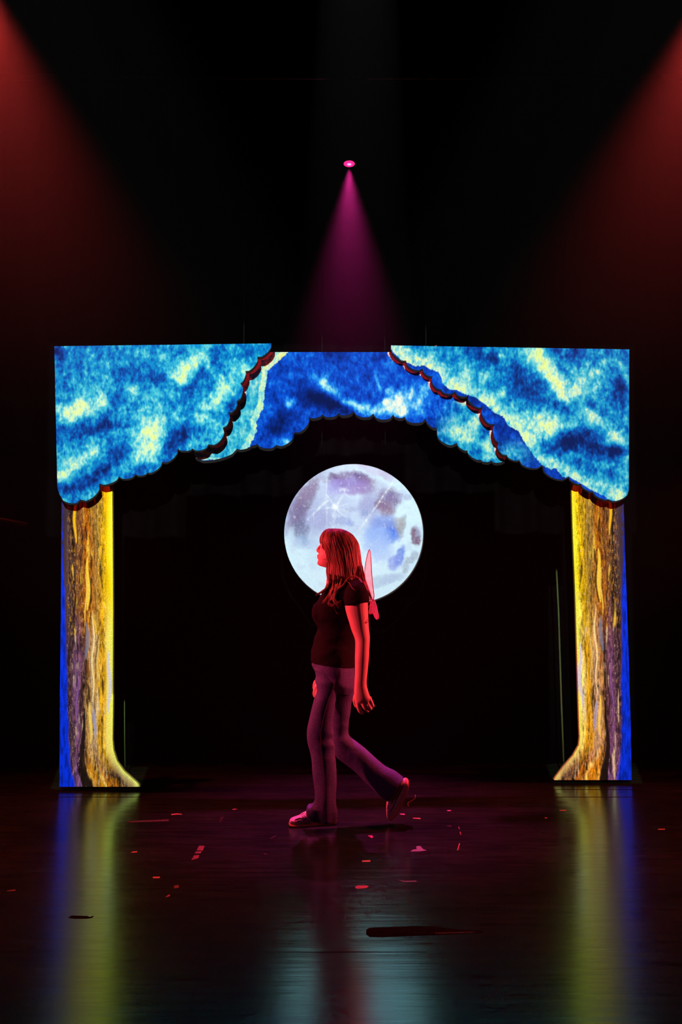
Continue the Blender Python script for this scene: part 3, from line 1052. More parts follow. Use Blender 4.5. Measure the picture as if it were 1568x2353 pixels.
def loft_rows(bm, rows, n=28, p=2.0, sub=3, cap=True):
    """rows: (fx, fy, bx, by, y, halfwidth); splined along the limb"""
    pts = [Vector(r[:3]) for r in rows]
    dense = []
    for i in range(len(rows) - 1):
        r0, r1, r2, r3 = rows[max(i - 1, 0)], rows[i], rows[i + 1], rows[min(i + 2, len(rows) - 1)]
        for k in range(sub):
            t = k / sub
            dense.append([0.5 * ((2 * b_) + (c_ - a_) * t + (2 * a_ - 5 * b_ + 4 * c_ - d_) * t * t + (3 * b_ - a_ - 3 * c_ + d_) * t ** 3)
                          for a_, b_, c_, d_ in zip(r0, r1, r2, r3)])
    dense.append(list(rows[-1]))
    rings = [ring((r[0], r[1]), (r[2], r[3]), r[4], max(r[5], 0.5), n, p) for r in dense]
    loft(bm, rings, cap)
    return rings


def px_tube(bm, pts, r, n=8, sub=5):
    """pts: (px, py, dy); r: radius in pixels (number or list)"""
    P = smooth_path([U(a, b, YC + c) for a, b, c in pts], sub)
    R = lerp_list([v * PX for v in r], len(P)) if isinstance(r, (list, tuple)) else [r * PX] * len(P)
    tube(bm, P, R, n)


M_skin = material('skin', (0.74, 0.44, 0.34), 0.5, 0.35, noise_scale=25, noise_amt=0.06, bump=0.05, bump_scale=300)
M_shirt = material('black_cotton_jersey', (0.008, 0.007, 0.008), 0.9, 0.08, noise_scale=60, noise_amt=0.2, bump=0.12, bump_scale=30)
M_denim = material('indigo_denim', (0.072, 0.085, 0.21), 0.85, 0.15, noise_scale=220, noise_amt=0.35, bump=0.25, bump_scale=28, stretch=(1, 1, 0.5))
M_hair = material('hair', (0.19, 0.085, 0.04), 0.45, 0.35, noise_scale=38, noise_amt=0.92, bump=0.35, bump_scale=120, stretch=(1.5, 1.5, 0.12))
M_lip = material('lips', (0.5, 0.16, 0.15), 0.4, 0.5, noise_scale=40, noise_amt=0.05)
M_eye = material('eye_white', (0.8, 0.8, 0.8), 0.2, 0.6, noise_scale=10, noise_amt=0.02)
M_iris = material('dark_iris', (0.05, 0.03, 0.02), 0.15, 0.6, noise_scale=30, noise_amt=0.2)
M_upper = material('white_sneaker_leather', (0.72, 0.62, 0.58), 0.5, 0.4, noise_scale=50, noise_amt=0.12)
M_trim = material('dark_sneaker_trim', (0.03, 0.025, 0.025), 0.5, 0.4, noise_scale=50, noise_amt=0.2)
M_sole = material('gum_rubber_sole', (0.85, 0.40, 0.22), 0.6, 0.4, noise_scale=40, noise_amt=0.12)

person_base = UF(720, 1899)
person_base.z = 0.0

# --- body (one continuous surface)
bm = bmesh.new()
# head
loft_rows(bm, [(760, 1219, 786, 1219, 0, 12), (748, 1225, 804, 1225, 0, 23), (739, 1238, 814, 1238, 0, 28.5), (736.5, 1249, 816, 1250, 0, 30), (737, 1257, 815, 1260, 0, 29.5), (735, 1266, 812, 1270, 0, 28),
               (731.8, 1275, 807, 1278, 0, 26.5), (731.6, 1284, 800, 1286, 0, 24), (730.6, 1291, 792, 1295, 0, 20), (731, 1296, 786, 1303, 0, 16), (735, 1300.5, 778, 1312, 0, 11)], n=32, p=2.0)
# nose, lips, chin, brow, ears
px_tube(bm, [(737, 1253, 0), (733, 1259, 0), (730.2, 1264.5, 0), (733, 1267.5, 0)], [2.5, 3.2, 3.6, 3.0], 10)
for s in (-1, 1):
    ellipsoid(bm, U(734, 1266, YC + s * 0.010), (0.007, 0.007, 0.006))
    ellipsoid(bm, U(779, 1263, YC + s * 0.078), (0.018, 0.008, 0.030))
    ellipsoid(bm, U(741.0, 1251.0, YC + s * 0.030), (0.010, 0.022, 0.006))
ellipsoid(bm, U(732.0, 1276.5, YC), (0.009, 0.020, 0.006))
ellipsoid(bm, U(732.2, 1281.0, YC), (0.009, 0.018, 0.0065))
ellipsoid(bm, U(734.5, 1293.5, YC), (0.013, 0.020, 0.014))
# neck, torso core
loft_rows(bm, [(752, 1290, 800, 1280, 0, 21), (752, 1310, 800, 1302, 0, 21), (751, 1330, 803, 1320, 0, 22), (749, 1346, 812, 1334, 0, 36), (748, 1362, 822, 1352, 0, 60), (733, 1390, 824, 1378, 0, 66), (726, 1410, 822, 1402, 0, 62),
               (734, 1440, 818, 1444, 0, 55), (728, 1474, 813, 1480, 0, 54), (724, 1500, 812, 1505, 0, 60), (728, 1540, 808, 1548, 0, 62), (740, 1565, 800, 1575, 0, 40)], n=32)
# near (left) arm
loft_rows(bm, [(798, 1346, 834, 1338, -.150, 20), (794, 1372, 844, 1362, -.180, 22), (793.2, 1394, 845.6, 1383, -.190, 21.5), (797, 1412, 846.2, 1403, -.192, 21), (803, 1431, 847, 1421, -.193, 20), (808, 1448, 848, 1442, -.194, 19),
               (814, 1463, 850, 1460, -.195, 18.5), (816.6, 1474, 850.2, 1471, -.196, 18), (816.6, 1490, 849.2, 1488, -.198, 17.5), (816, 1510, 848.4, 1508, -.20, 16.5), (816, 1530, 846.4, 1530, -.202, 14.5), (815.8, 1548, 844.8, 1547, -.204, 13),
               (815.2, 1565, 843.2, 1562, -.206, 11.5), (814.6, 1578, 843.2, 1574, -.207, 10.5), (814.2, 1590, 846, 1586, -.208, 10), (814.4, 1602, 849.5, 1597, -.208, 10), (817, 1613, 853, 1605, -.207, 9.5), (822, 1620, 855.5, 1611, -.205, 7.5)], n=24, p=2.2)
for pts, r in [
    ([(821, 1612, -.209), (823.5, 1624, -.213), (828, 1634, -.210), (834.5, 1639.5, -.200)], [4.9, 4.9, 4.6, 3.7]),
    ([(831, 1611, -.211), (836.5, 1622, -.216), (841.5, 1630.5, -.212), (846.5, 1635, -.200)], [4.9, 4.8, 4.5, 3.7]),
    ([(841, 1608, -.211), (846, 1618, -.216), (850, 1625.5, -.212), (853.5, 1630, -.200)], [4.7, 4.5, 4.2, 3.5]),
    ([(849, 1602, -.209), (853, 1612, -.212), (856, 1619, -.209), (858.6, 1623.8, -.200)], [4.2, 4.0, 3.8, 3.2]),
    ([(818, 1596, -.194), (815.5, 1608, -.184), (817, 1618, -.178), (820.5, 1625, -.180)], [5.0, 4.8, 4.4, 3.6])]:
    px_tube(bm, pts, r, 10)
# far (right) arm, its hand just showing at the front of the thigh
loft_rows(bm, [(780, 1346, 816, 1340, .150, 20), (776, 1380, 818, 1376, .185, 21), (770, 1420, 808, 1420, .195, 19), (762, 1458, 796, 1462, .198, 17), (752, 1492, 783, 1500, .198, 16), (742, 1524, 768, 1534, .197, 13),
               (737, 1542, 759, 1552, .196, 11), (731.5, 1555, 757, 1566, .196, 10), (727.5, 1566, 753, 1578, .196, 10), (724.5, 1577, 747, 1588, .196, 9)], n=24, p=2.2)
for pts, r in [
    ([(727, 1577, .190), (723.6, 1588, .186), (722.8, 1596, .186), (724.0, 1602, .190)], [4.8, 4.5, 4.2, 3.4]),
    ([(732, 1581, .186), (729, 1592, .180), (728, 1601, .180), (730, 1607, .184)], [4.8, 4.6, 4.2, 3.5]),
    ([(738, 1584, .186), (735.5, 1595, .180), (735, 1603, .180), (737, 1608, .184)], [4.6, 4.4, 4.0, 3.4]),
    ([(744, 1585, .188), (742.5, 1594, .184), (742, 1601, .184), (744, 1605, .186)], [4.2, 4.0, 3.6, 3.0]),
    ([(730, 1562, .206), (724.5, 1569, .214), (722.5, 1578, .214), (723, 1585, .212)], [4.8, 4.6, 4.2, 3.5])]:
    px_tube(bm, pts, r, 10)
# legs inside the jeans
for rows in ([(738, 1545, 792, 1555, -.09, 28), (735, 1600, 772, 1608, -.088, 26), (720, 1660, 758, 1664, -.085, 21), (714, 1700, 756, 1702, -.083, 18), (724, 1750, 764, 1750, -.078, 19), (732, 1820, 762, 1824, -.07, 14), (732, 1850, 764, 1860, -.068, 12), (722, 1878, 764, 1880, -.066, 12)],
             [(750, 1550, 806, 1555, .085, 28), (762, 1610, 800, 1612, .085, 25), (766, 1660, 795, 1660, .083, 20), (770, 1690, 797, 1686, .082, 18), (788, 1728, 822, 1712, .081, 18), (832, 1774, 864, 1752, .08, 15), (872, 1812, 898, 1788, .08, 12), (892, 1830, 916, 1802, .08, 12), (896, 1850, 918, 1830, .08, 12)]):
    loft_rows(bm, rows, n=20)
me = remesh(bm, 0.0034, 3, 0.45)
body = link_mesh('person', me, M_skin, None, person_base)
tag(body, 'woman in black t-shirt, flared jeans and fairy wings walking left past the moon', 'person')


def person_part(name, bm_or_me, mat, parent=None, smooth=True):
    if isinstance(bm_or_me, bmesh.types.BMesh):
        return finish(name, bm_or_me, mat, parent or body, person_base, smooth)
    return link_mesh(name, bm_or_me, mat, parent or body, person_base)


# --- eyes
for s in (-1, 1):
    bm = bmesh.new()
    ellipsoid(bm, U(741.0, 1256.5, YC + s * 0.031), (0.0115, 0.0115, 0.0105))
    e = person_part('eye', bm, M_eye)
    bm = bmesh.new()
    ellipsoid(bm, U(737.0, 1256.5, YC + s * 0.0315), (0.003, 0.005, 0.005))
    person_part('iris', bm, M_iris, e)

# --- t-shirt
bm = bmesh.new()
loft_rows(bm, [(753, 1338, 806, 1324, 0, 30), (748, 1348, 820, 1334, 0, 56), (741, 1362, 828, 1348, 0, 72), (733.5, 1376, 831, 1362, 0, 76), (723, 1391, 832, 1380, 0, 76), (717.6, 1405, 831, 1398, 0, 73), (718.3, 1419, 829, 1416, 0, 70), (724, 1431, 827, 1431, 0, 66),
               (730, 1442, 824, 1445, 0, 63), (729, 1450, 822, 1456, 0, 62), (725, 1459, 819, 1466, 0, 62), (721, 1472, 817, 1480, 0, 63), (719.5, 1482, 816, 1490, 0, 66), (715.4, 1495, 816, 1503, 0, 69), (714.6, 1511, 816, 1520, 0, 72), (715.4, 1521.6, 816, 1533, 0, 73)], n=40, p=2.3)
for s in (-1, 1):
    ellipsoid(bm, U(739, 1407, YC + s * 0.075), (0.055, 0.062, 0.064))
loft_rows(bm, [(806, 1334, 826, 1328.6, -.115, 20), (798, 1345, 836, 1338, -.155, 25), (793, 1362, 843, 1352, -.178, 26), (791.6, 1379, 847.6, 1368, -.188, 26), (792.2, 1391.5, 849, 1383, -.192, 26)], n=32, p=2.2)
loft_rows(bm, [(786, 1340, 822, 1328.6, .115, 20), (780, 1350, 824, 1340, .155, 25), (775, 1372, 822, 1362, .180, 26), (773, 1394, 822, 1388, .190, 25)], n=32, p=2.2)
sm = remesh(bm, 0.0042, 5, 0.5)
nrm_ = [v.normal.copy() for v in sm.vertices]
for v, vn in zip(sm.vertices, nrm_):      # soft cloth folds
    c = v.co.copy()
    k = 0.0035 * noise.noise((c.x * 9, c.y * 9, c.z * 22)) + 0.002 * noise.noise((c.x * 25, c.y * 25, c.z * 40))
    v.co = c + vn * k
shirt_bvh = BVHTree.FromPolygons([v.co.copy() for v in sm.vertices], [tuple(p.vertices) for p in sm.polygons])
person_part('t_shirt', sm, M_shirt)

# --- jeans
bm = bmesh.new()
loft_rows(bm, [(719, 1512, 813, 1522, 0, 68), (716.2, 1524, 815, 1535, 0, 73), (717.6, 1532, 815.5, 1548, 0, 75), (722, 1541, 816, 1562, 0, 75), (731, 1554, 815, 1580, 0, 74), (748, 1576, 806, 1596, 0, 60)], n=40, p=2.3)
loft_rows(bm, [(719.5, 1535, 788, 1552, -.080, 37), (729.5, 1554, 784, 1574, -.092, 38), (727.6, 1575, 778, 1592, -.093, 38), (725.4, 1596, 772.5, 1608, -.092, 36), (718.2, 1620, 769, 1630, -.090, 34), (711.8, 1650, 765.5, 1656, -.087, 31), (706.4, 1675, 766, 1680, -.085, 29),
               (705.8, 1694, 766.5, 1698, -.084, 27), (708.2, 1711, 768, 1712, -.083, 26), (712.6, 1726, 770, 1727, -.081, 26), (716.4, 1745, 772, 1746, -.079, 27), (718.6, 1775, 773.6, 1776, -.075, 28), (721.4, 1802, 774, 1804, -.072, 28.5), (723.2, 1826, 773, 1829, -.070, 29.5),
               (722, 1843, 774, 1848, -.069, 30), (714, 1855, 776, 1864, -.068, 31), (705, 1866, 776.5, 1878, -.067, 31)], n=32, p=2.4)
loft_rows(bm, [(708, 1852, 776, 1860, -.067, 31), (702, 1867, 776.6, 1881.5, -.067, 31), (722, 1887.5, 774.5, 1883, -.067, 29)], n=32, p=2.4, sub=2)
loft_rows(bm, [(735, 1540, 816, 1556, .080, 37), (748, 1585, 815.6, 1588, .088, 37), (752, 1612, 808.5, 1614, .087, 35), (755, 1640, 805.5, 1640, .086, 32), (757, 1662, 801.4, 1661, .085, 30), (759, 1684, 801, 1679, .084, 28), (763, 1710, 805, 1692, .083, 27.5), (770, 1735, 817, 1702, .082, 27),
               (793, 1755, 841, 1721, .081, 26.5), (817, 1774, 864.5, 1743, .080, 26.5), (836, 1794, 885, 1760, .079, 27), (854, 1811, 905, 1770, .078, 28.5), (871, 1827, 918, 1779, .077, 30), (888.5, 1840, 927.5, 1786, .076, 31)], n=32, p=2.4)
jm = remesh(bm, 0.0042, 4, 0.45)
KNEE, CROTCH, RKNEE = U(766, 1705, YC - .1), U(735, 1560, YC - .1), U(797, 1690, YC + .05)
nrm_ = [v.normal.copy() for v in jm.vertices]
for v, vn in zip(jm.vertices, nrm_):      # drag folds at the hip, knee and hem
    c = v.co.copy()
    k = 0.0022 * noise.noise((c.x * 14, c.y * 14, c.z * 10))
    for P, rad, amp, fz in ((KNEE, 0.11, 0.007, 75), (CROTCH, 0.13, 0.012, 52), (RKNEE, 0.10, 0.006, 70)):
        q = (c - P).length / rad
        if q < 1:
            k += amp * (1 - q) * math.sin(c.z * fz + c.x * 24 + 2 * noise.noise(c * 12))
    z = c.z
    if z < 0.42 and c.x < 0.02 and c.y < YC:   # flare creases of the front leg
        k += 0.008 * (0.42 - z) / 0.42 * math.sin((c.x + 0.03 * z) * 75 + 1.2)
    v.co = c + vn * k
jeans = person_part('jeans', jm, M_denim)
bm = bmesh.new()   # side seam of the near leg
sp = []
for (x, y) in [(776, 1532), (770, 1570), (755, 1610), (744, 1650), (737, 1690), (739, 1725), (743, 1760), (747, 1800), (746, 1840), (741, 1885)]:
    d = ray(x, y)
    sp.append((x, y))
jme = jm
bvh = BVHTree.FromPolygons([v.co.copy() for v in jme.vertices], [tuple(p.vertices) for p in jme.polygons])
pts = []
for x, y in densify(sp, 6)[:-30] if False else sp:
    o_ = CAM - person_base
    hit = bvh.ray_cast(o_, ray(x, y).normalized())
    if hit[0] is not None:
        pts.append(hit[0] + person_base + hit[1] * 0.0008)
if len(pts) > 3:
    tube(bm, smooth_path(pts, 5), 0.0022, 6)
    person_part('side_seam', bm, M_trim, jeans)
else:
    bm.free()


# --- shoes
def shoe(up_rows, sole_rows, lace_pts, stripe_pts, p=2.6):
    bm = bmesh.new()
    loft_rows(bm, up_rows, n=24, p=p, sub=4)
    me_ = remesh(bm, 0.0032, 3, 0.5)
    s = person_part('shoe', me_, M_upper)
    bm = bmesh.new()
    loft_rows(bm, sole_rows, n=24, p=4.0, sub=4)
    person_part('sole', remesh(bm, 0.003, 1, 0.4), M_sole, s)
    bv = BVHTree.FromPolygons([v.co.copy() for v in me_.vertices], [tuple(q.vertices) for q in me_.polygons])
    for nm, mt, lines, rr in (('lace', M_upper, lace_pts, 0.0028), ('side_stripe', M_trim, stripe_pts, 0.0022)):
        for ln in lines:
            P = []
            for x, y in ln:
                h = bv.ray_cast(CAM - person_base, ray(x, y).normalized())
                if h[0] is not None:
                    P.append(h[0] + person_base + h[1] * 0.0012)
            if len(P) >= 2:
                bm = bmesh.new()
                tube(bm, smooth_path(P, 4), rr, 6)
                person_part(nm, bm, mt, s)
    return s


def fy(py):            # depth offset of a floor point seen at row py
    return UF(720, py).y - YC


def near_y(px):        # the front shoe points a little towards the camera
    t = (px - 664) / 110.0
    return fy(1898.2 - 6.4 * t)


def nrow(px, bot, top, b, px2=None):
    return (px, bot, px2 or px, top, near_y(px), b)


shoe([nrow(664.8, 1893, 1887, 6), nrow(668, 1896, 1881.5, 13), nrow(676, 1897, 1877.6, 18), nrow(686, 1897, 1874.6, 19.5), nrow(695, 1896.6, 1869, 19), nrow(703, 1896, 1864.5, 18), nrow(716, 1895.4, 1858, 16.5), nrow(735, 1894.2, 1856, 15), nrow(755, 1893, 1858, 15), nrow(768, 1891.8, 1862, 14), nrow(773, 1890, 1870, 9)],
     [nrow(664.2, 1894, 1888, 6), nrow(667, 1897.6, 1889.5, 14), nrow(676, 1898.6, 1890.5, 19.5), nrow(690, 1898, 1890, 21), nrow(705, 1897.2, 1889, 20), nrow(725, 1896, 1888, 18), nrow(750, 1894.4, 1884, 17), nrow(768, 1893, 1880, 16), nrow(774.5, 1891.6, 1880, 9)],
     [[(690, 1873), (696, 1876), (701, 1880)], [(693, 1870), (699, 1873), (705, 1878)], [(697, 1867.5), (703, 1870), (708, 1875)]],
     [[(678, 1884), (690, 1880), (704, 1883), (716, 1889)], [(684, 1886), (698, 1886), (712, 1890)], [(670, 1888), (690, 1890), (712, 1893)], [(697, 1869), (694, 1873)]])


def frow(sx, sy, ux, uy, b, y=.078):
    return (sx, sy, ux, uy, y, b)


shoe([frow(936, 1791, 929, 1788, 9), frow(937, 1800, 920, 1796, 14), frow(934, 1816, 905, 1806, 15), frow(928, 1834, 893, 1828, 16), frow(921, 1850, 888.6, 1846, 17.5), frow(911, 1866, 888, 1863, 18), frow(900, 1879, 888.8, 1875, 14), frow(894, 1883, 889.6, 1879, 8)],
     [frow(939, 1791.5, 931, 1787, 9), frow(939.6, 1800, 931.5, 1798, 16), frow(937.6, 1814, 929.5, 1811, 17), frow(932, 1832, 924, 1828, 18), frow(924.5, 1849, 916.5, 1845, 20), frow(914, 1866.5, 906.5, 1861, 21), frow(903, 1880.5, 896.5, 1875.5, 17), frow(895.5, 1885, 892, 1881, 9)],
     [[(889, 1850), (893, 1853), (897, 1857)], [(889, 1856), (893, 1859), (897, 1863)], [(890, 1844), (895, 1848), (899, 1851)]],
     [[(925, 1812), (914, 1832), (905, 1852), (896, 1868)], [(919, 1810), (908, 1830), (900, 1848)]])

# --- hair
bm = bmesh.new()
HAIR = [(756, 1214.8, 780, 1215.2, 0, 10), (747, 1219, 794, 1219.5, 0, 24), (741, 1227, 808, 1227.5, 0, 32), (736.5, 1238, 818, 1240, 0, 36.5), (736.5, 1249, 823.5, 1251, 0, 38.5), (741, 1259, 826, 1263, 0, 39.5), (744, 1270, 828, 1276, 0, 40.5),
        (747, 1284, 830, 1291, 0, 41), (750.5, 1298, 832.5, 1304, 0, 41.5), (749.5, 1312, 835.5, 1317, 0, 42.5), (751, 1326, 838, 1330, 0, 45), (754, 1340, 836, 1338, 0, 48), (757, 1352, 822, 1344, 0, 52), (762, 1362, 800, 1350, 0, 56)]
hr = loft_rows(bm, HAIR, n=48, p=2.15, sub=4)
NR = len(hr)
hm = remesh(bm, 0.004, 2, 0.4)
bm = bmesh.new()
bm.from_mesh(hm)
# locks lying on the shell
for i in range(380):
    a = 2 * math.pi * (i + random.random()) / 380
    frontness = math.cos(a)
    k0 = 1 + random.randint(0, 3)
    if frontness > 0.93:
        k1 = 16
    else:
        k1 = NR - 1 - random.randint(0, 8)
    drift = random.uniform(-0.16, 0.16)
    ph, am = random.uniform(0, 6), random.uniform(0.0, 0.05)
    r0 = random.uniform(0.45, 1.3)
    P, R = [], []
    for k in range(k0, k1 + 1, 2):
        t = (k - k0) / max(1, k1 - k0)
        aa = a + drift * t + am * math.sin(ph + t * 7)
        j = aa / (2 * math.pi) * 48
        i0 = int(math.floor(j)) % 48
        fr = j - math.floor(j)
        q = hr[k][i0].lerp(hr[k][(i0 + 1) % 48], fr)
        c = sum(hr[k], Vector()) / 48
        P.append(c + (q - c) * (1.0 + 0.012 * math.sin(ph * 3 + t * 5)))
        R.append(r0 * PX * (0.5 + 1.0 * math.sin(math.pi * (0.15 + 0.7 * t))))
    if len(P) > 3:
        tube(bm, P, R, 6)
# loose ends and curls
def smooth_pts(q_):
    return [tuple(v) for v in smooth_path([Vector(a) for a in q_], 6)]


def wisp(pts, r, n=1, jit=2.0, dj=0.02):
    r *= 0.62
    for _ in range(n * 2 if n > 1 else 1):
        jx, jy, jd = random.uniform(-jit, jit), random.uniform(-jit, jit), random.uniform(-dj, dj)
        Q = [(x + jx * (0.3 + i / len(pts)), y + jy * (0.3 + i / len(pts)), d + jd) for i, (x, y, d) in enumerate(pts)]
        P = []
        for a_, b_, c_ in smooth_pts(Q):
            p_ = U(a_, b_, YC + c_)
            if c_ < 0:                         # ends lying on the shirt rest on its surface
                h = shirt_bvh.ray_cast(CAM, ray(a_, b_).normalized())
                if h[0] is not None and h[0].y < p_.y + 0.004:
                    p_ = h[0] - ray(a_, b_).normalized() * random.uniform(0.003, 0.007)
            P.append(p_)
        tube(bm, P, [v * PX for v in lerp_list([r * 0.8, r, r * 0.8, r * 0.25], len(P))], 6)
wisp([(757, 1318, -.09), (756, 1340, -.10), (748, 1353, -.12), (737, 1361, -.13), (727.5, 1367, -.13)], 1.8, 5, 2.2)
wisp([(759, 1330, -.10), (754, 1350, -.115), (742, 1360, -.13), (732, 1365, -.13)], 1.6, 4, 2.0)
wisp([(766, 1320, -.105), (766, 1345, -.12), (760, 1362, -.14), (752, 1375, -.15), (743, 1384, -.15)], 2.0, 6, 3.0)
wisp([(770, 1325, -.105), (771, 1350, -.125), (764, 1372, -.15), (756, 1384, -.155), (762, 1391, -.155), (768, 1388, -.155)], 1.5, 5, 2.5)
wisp([(776, 1325, -.105), (774, 1350, -.13), (768, 1374, -.15), (775, 1386, -.155), (781, 1383, -.155), (780, 1393, -.155)], 1.7, 6, 3.0)
wisp([(785, 1330, -.11), (778, 1352, -.14), (766, 1368, -.155), (755, 1380, -.16)], 2.0, 6, 3.0)
wisp([(797, 1331, -.115), (788, 1346, -.15), (774, 1358, -.165), (766, 1368, -.165)], 1.9, 5, 2.0)
wisp([(766, 1372, -.15), (768, 1386, -.155), (770, 1400, -.155), (774, 1408, -.15), (779, 1411, -.145)], 1.1, 2, 1.0)
wisp([(752, 1384, -.15), (757, 1392, -.155), (764, 1394, -.155), (767, 1390, -.155)], 1.1, 3, 1.5)
wisp([(760, 1356, -.13), (764, 1375, -.15), (775, 1390, -.155), (779, 1397, -.15)], 1.6, 6, 3.0)
wisp([(796, 1336, -.14), (803, 1340, -.165), (809, 1350, -.185), (816, 1356, -.195)], 1.0, 2, 0.8)
wisp([(798, 1331, -.11), (812, 1324, -.13), (824, 1328, -.15), (834, 1340, -.15)], 1.6, 4, 1.5)
wisp([(828, 1300, -.06), (833, 1325, -.08), (840, 1345, -.09), (848, 1362, -.09), (853, 1374, -.08)], 1.8, 8, 2.2)
wisp([(832, 1300, -.02), (837, 1325, -.03), (843, 1345, -.03), (850, 1364, -.02), (854, 1378, -.02)], 2.0, 8, 2.0)
wisp([(830, 1300, .03), (836, 1326, .03), (842, 1348, .03), (849, 1370, .03)], 2.0, 6, 2.0)
wisp([(757, 1325, .04), (752, 1345, .05), (744, 1362, .06), (738, 1372, .06)], 2.0, 6, 2.5)
wisp([(741, 1262, -.055), (744, 1274, -.062), (741, 1281, -.058), (734, 1284.5, -.045), (728, 1283.5, -.035)], 0.6, 1, 0.3, 0.002)
person_part('hair', bm, M_hair)

# --- fairy wings
def wing_material():
    m = bpy.data.materials.new('sheer_wing_fabric')
    m.use_nodes = True
    t = m.node_tree
    t.nodes.clear()
    out = t.nodes.new('ShaderNodeOutputMaterial')
    tr = t.nodes.new('ShaderNodeBsdfTransparent')
    df = t.nodes.new('ShaderNodeBsdfDiffuse')
    tl = t.nodes.new('ShaderNodeBsdfTranslucent')
    df.inputs[0].default_value = (0.75, 0.5, 0.5, 1)
    tl.inputs[0].default_value = (0.8, 0.5, 0.5, 1)
    tr.inputs[0].default_value = (1, 0.9, 0.9, 1)
    a = t.nodes.new('ShaderNodeAddShader')
    mx = t.nodes.new('ShaderNodeMixShader')
    tc = t.nodes.new('ShaderNodeTexCoord')
    nz = t.nodes.new('ShaderNodeTexNoise')
    nz.inputs['Scale'].default_value = 35
    mr = t.nodes.new('ShaderNodeMapRange')
    mr.inputs[3].default_value = 0.05
    mr.inputs[4].default_value = 0.15
    t.links.new(tc.outputs['Object'], nz.inputs['Vector'])
    t.links.new(nz.outputs[0], mr.inputs[0])
    t.links.new(df.outputs[0], a.inputs[0])
    t.links.new(tl.outputs[0], a.inputs[1])
    t.links.new(mr.outputs[0], mx.inputs[0])
    t.links.new(tr.outputs[0], mx.inputs[1])
    t.links.new(a.outputs[0], mx.inputs[2])
    t.links.new(mx.outputs[0], out.inputs[0])
    return m


M_wing = wing_material()
M_wire = material('wing_wire', (0.6, 0.25, 0.25), 0.4, 0.5, noise_scale=40, noise_amt=0.1)


def wing(outline):
    """outline: (px, py, dy) around one wing; a thin sheet in a wire frame"""
    P = smooth_path([U(a, b, YC + c) for a, b, c in outline + outline[:1]], 4)[:-1]
    bm = bmesh.new()
    c = sum(P, Vector()) / len(P)
    nrm = Vector()
    for i in range(len(P)):
        nrm += (P[i] - c).cross(P[(i + 1) % len(P)] - c)
    nrm.normalize()
    lay = []
    for s in (0.0004, -0.0004):
        vs = [bm.verts.new(p + nrm * s) for p in P]
        mid = bm.verts.new(c + nrm * s)
        for i in range(len(P)):
            q = (vs[i], vs[(i + 1) % len(P)], mid)
            bm.faces.new(q if s > 0 else q[::-1])
        lay.append(vs)
    for i in range(len(P)):
        j = (i + 1) % len(P)
        bm.faces.new((lay[0][i], lay[1][i], lay[1][j], lay[0][j]))
    o = person_part('fairy_wing', bm, M_wing)
    bm = bmesh.new()
    tube(bm, P + [P[0], P[1]], 0.0022, 6)
    person_part('wire_frame', bm, M_wire, o)
    return o


for s in (-1, 1):
    k = 0.6 if s > 0 else 1.0
    wing([(853, 1384, s * .02), (845, 1362, s * .05), (840, 1335, s * .09), (838.5, 1312, s * .14), (841.5, 1290, s * .20), (845.5, 1272, s * .25), (849.5, 1263, s * .28), (852, 1274, s * .29), (853.5, 1295, s * .28), (854.6, 1318, s * .24), (857, 1345, s * .17), (860, 1372, s * .08)])
    wing([(852, 1378, s * .02), (860, 1379, s * .06), (864.5, 1390, s * .12), (868, 1405, s * .18), (870.4, 1419, s * .22), (867, 1424, s * .22), (862, 1419, s * .18), (858, 1410, s * .14), (854, 1411, s * .12), (848.5, 1410, s * .09), (850, 1396, s * .05)])
bm = bmesh.new()
px_tube(bm, [(832, 1375, 0), (840, 1380, 0), (848, 1384, 0), (856, 1382, 0)], 2.0, 8)
px_tube(bm, [(846, 1396, -.02), (849, 1392, -.02), (853, 1389, -.01)], 0.8, 6)
person_part('wing_harness', bm, M_wire)

# ------------------------------------------------------------------ rig
BZ, BY = 5.00, 7.0
bm = bmesh.new()
tube(bm, [(-4.9, BY, BZ), (4.9, BY, BZ)], 0.024, 14)
bat = thing('lighting_batten', 'black pipe batten high across the stage carrying the pink moving light', 'batten', (0, BY, BZ))
part('pipe', bm, M_blackmetal, bat, (0, BY, BZ))
for x in (-3.5, -1.2, 1.2, 3.5):
    bm = bmesh.new()
    tube(bm, [(x, BY, BZ), (x, BY, RZ)], 0.003, 6)
    part('hanging_wire', bm, M_cable, bat, (0, BY, BZ))

M_lens = material('lit_pink_lens', (0.2, 0.02, 0.1), 0.3, 0.5, emit=(1.0, 0.02, 0.22), emit_strength=1.6)
M_core = material('lit_lamp_core', (0.2, 0.02, 0.1), 0.3, 0.5, emit=(1.0, 0.22, 0.75), emit_strength=3.0)
M_blue = material('lit_blue_fringe', (0.0, 0.0, 0.2), 0.3, 0.5, emit=(0.05, 0.03, 0.9), emit_strength=0.7)
lb = Vector((MH.x, BY, BZ))
lamp = thing('moving_head_light', 'glowing pink moving-head light hanging from the batten above the arch', 'stage light', lb)
bm = bmesh.new()
box(bm, (MH.x - 0.03, BY - 0.035, BZ - 0.05), (MH.x + 0.03, BY + 0.035, BZ - 0.0238))
part('clamp', bm, M_blackmetal, lamp, lb, False)
bm = bmesh.new()
box(bm, (MH.x - 0.14, BY - 0.10, BZ - 0.20), (MH.x + 0.14, BY + 0.10, BZ - 0.05))
bmesh.ops.bevel(bm, geom=bm.edges[:], offset=0.015, segments=2, affect='EDGES')
part('base', bm, M_blackmetal, lamp, lb, False)
axis = -MH_DIR
hc = MH + axis * 0.16
bm = bmesh.new()
for s in (-1, 1):
    tube(bm, smooth_path([(MH.x + s * 0.03, BY, BZ - 0.20), (MH.x + s * 0.10, BY, BZ - 0.24), (MH.x + s * 0.105, hc.y * 0.5 + BY * 0.5, BZ - 0.36), (MH.x + s * 0.10, hc.y, hc.z)], 5), 0.022, 8)
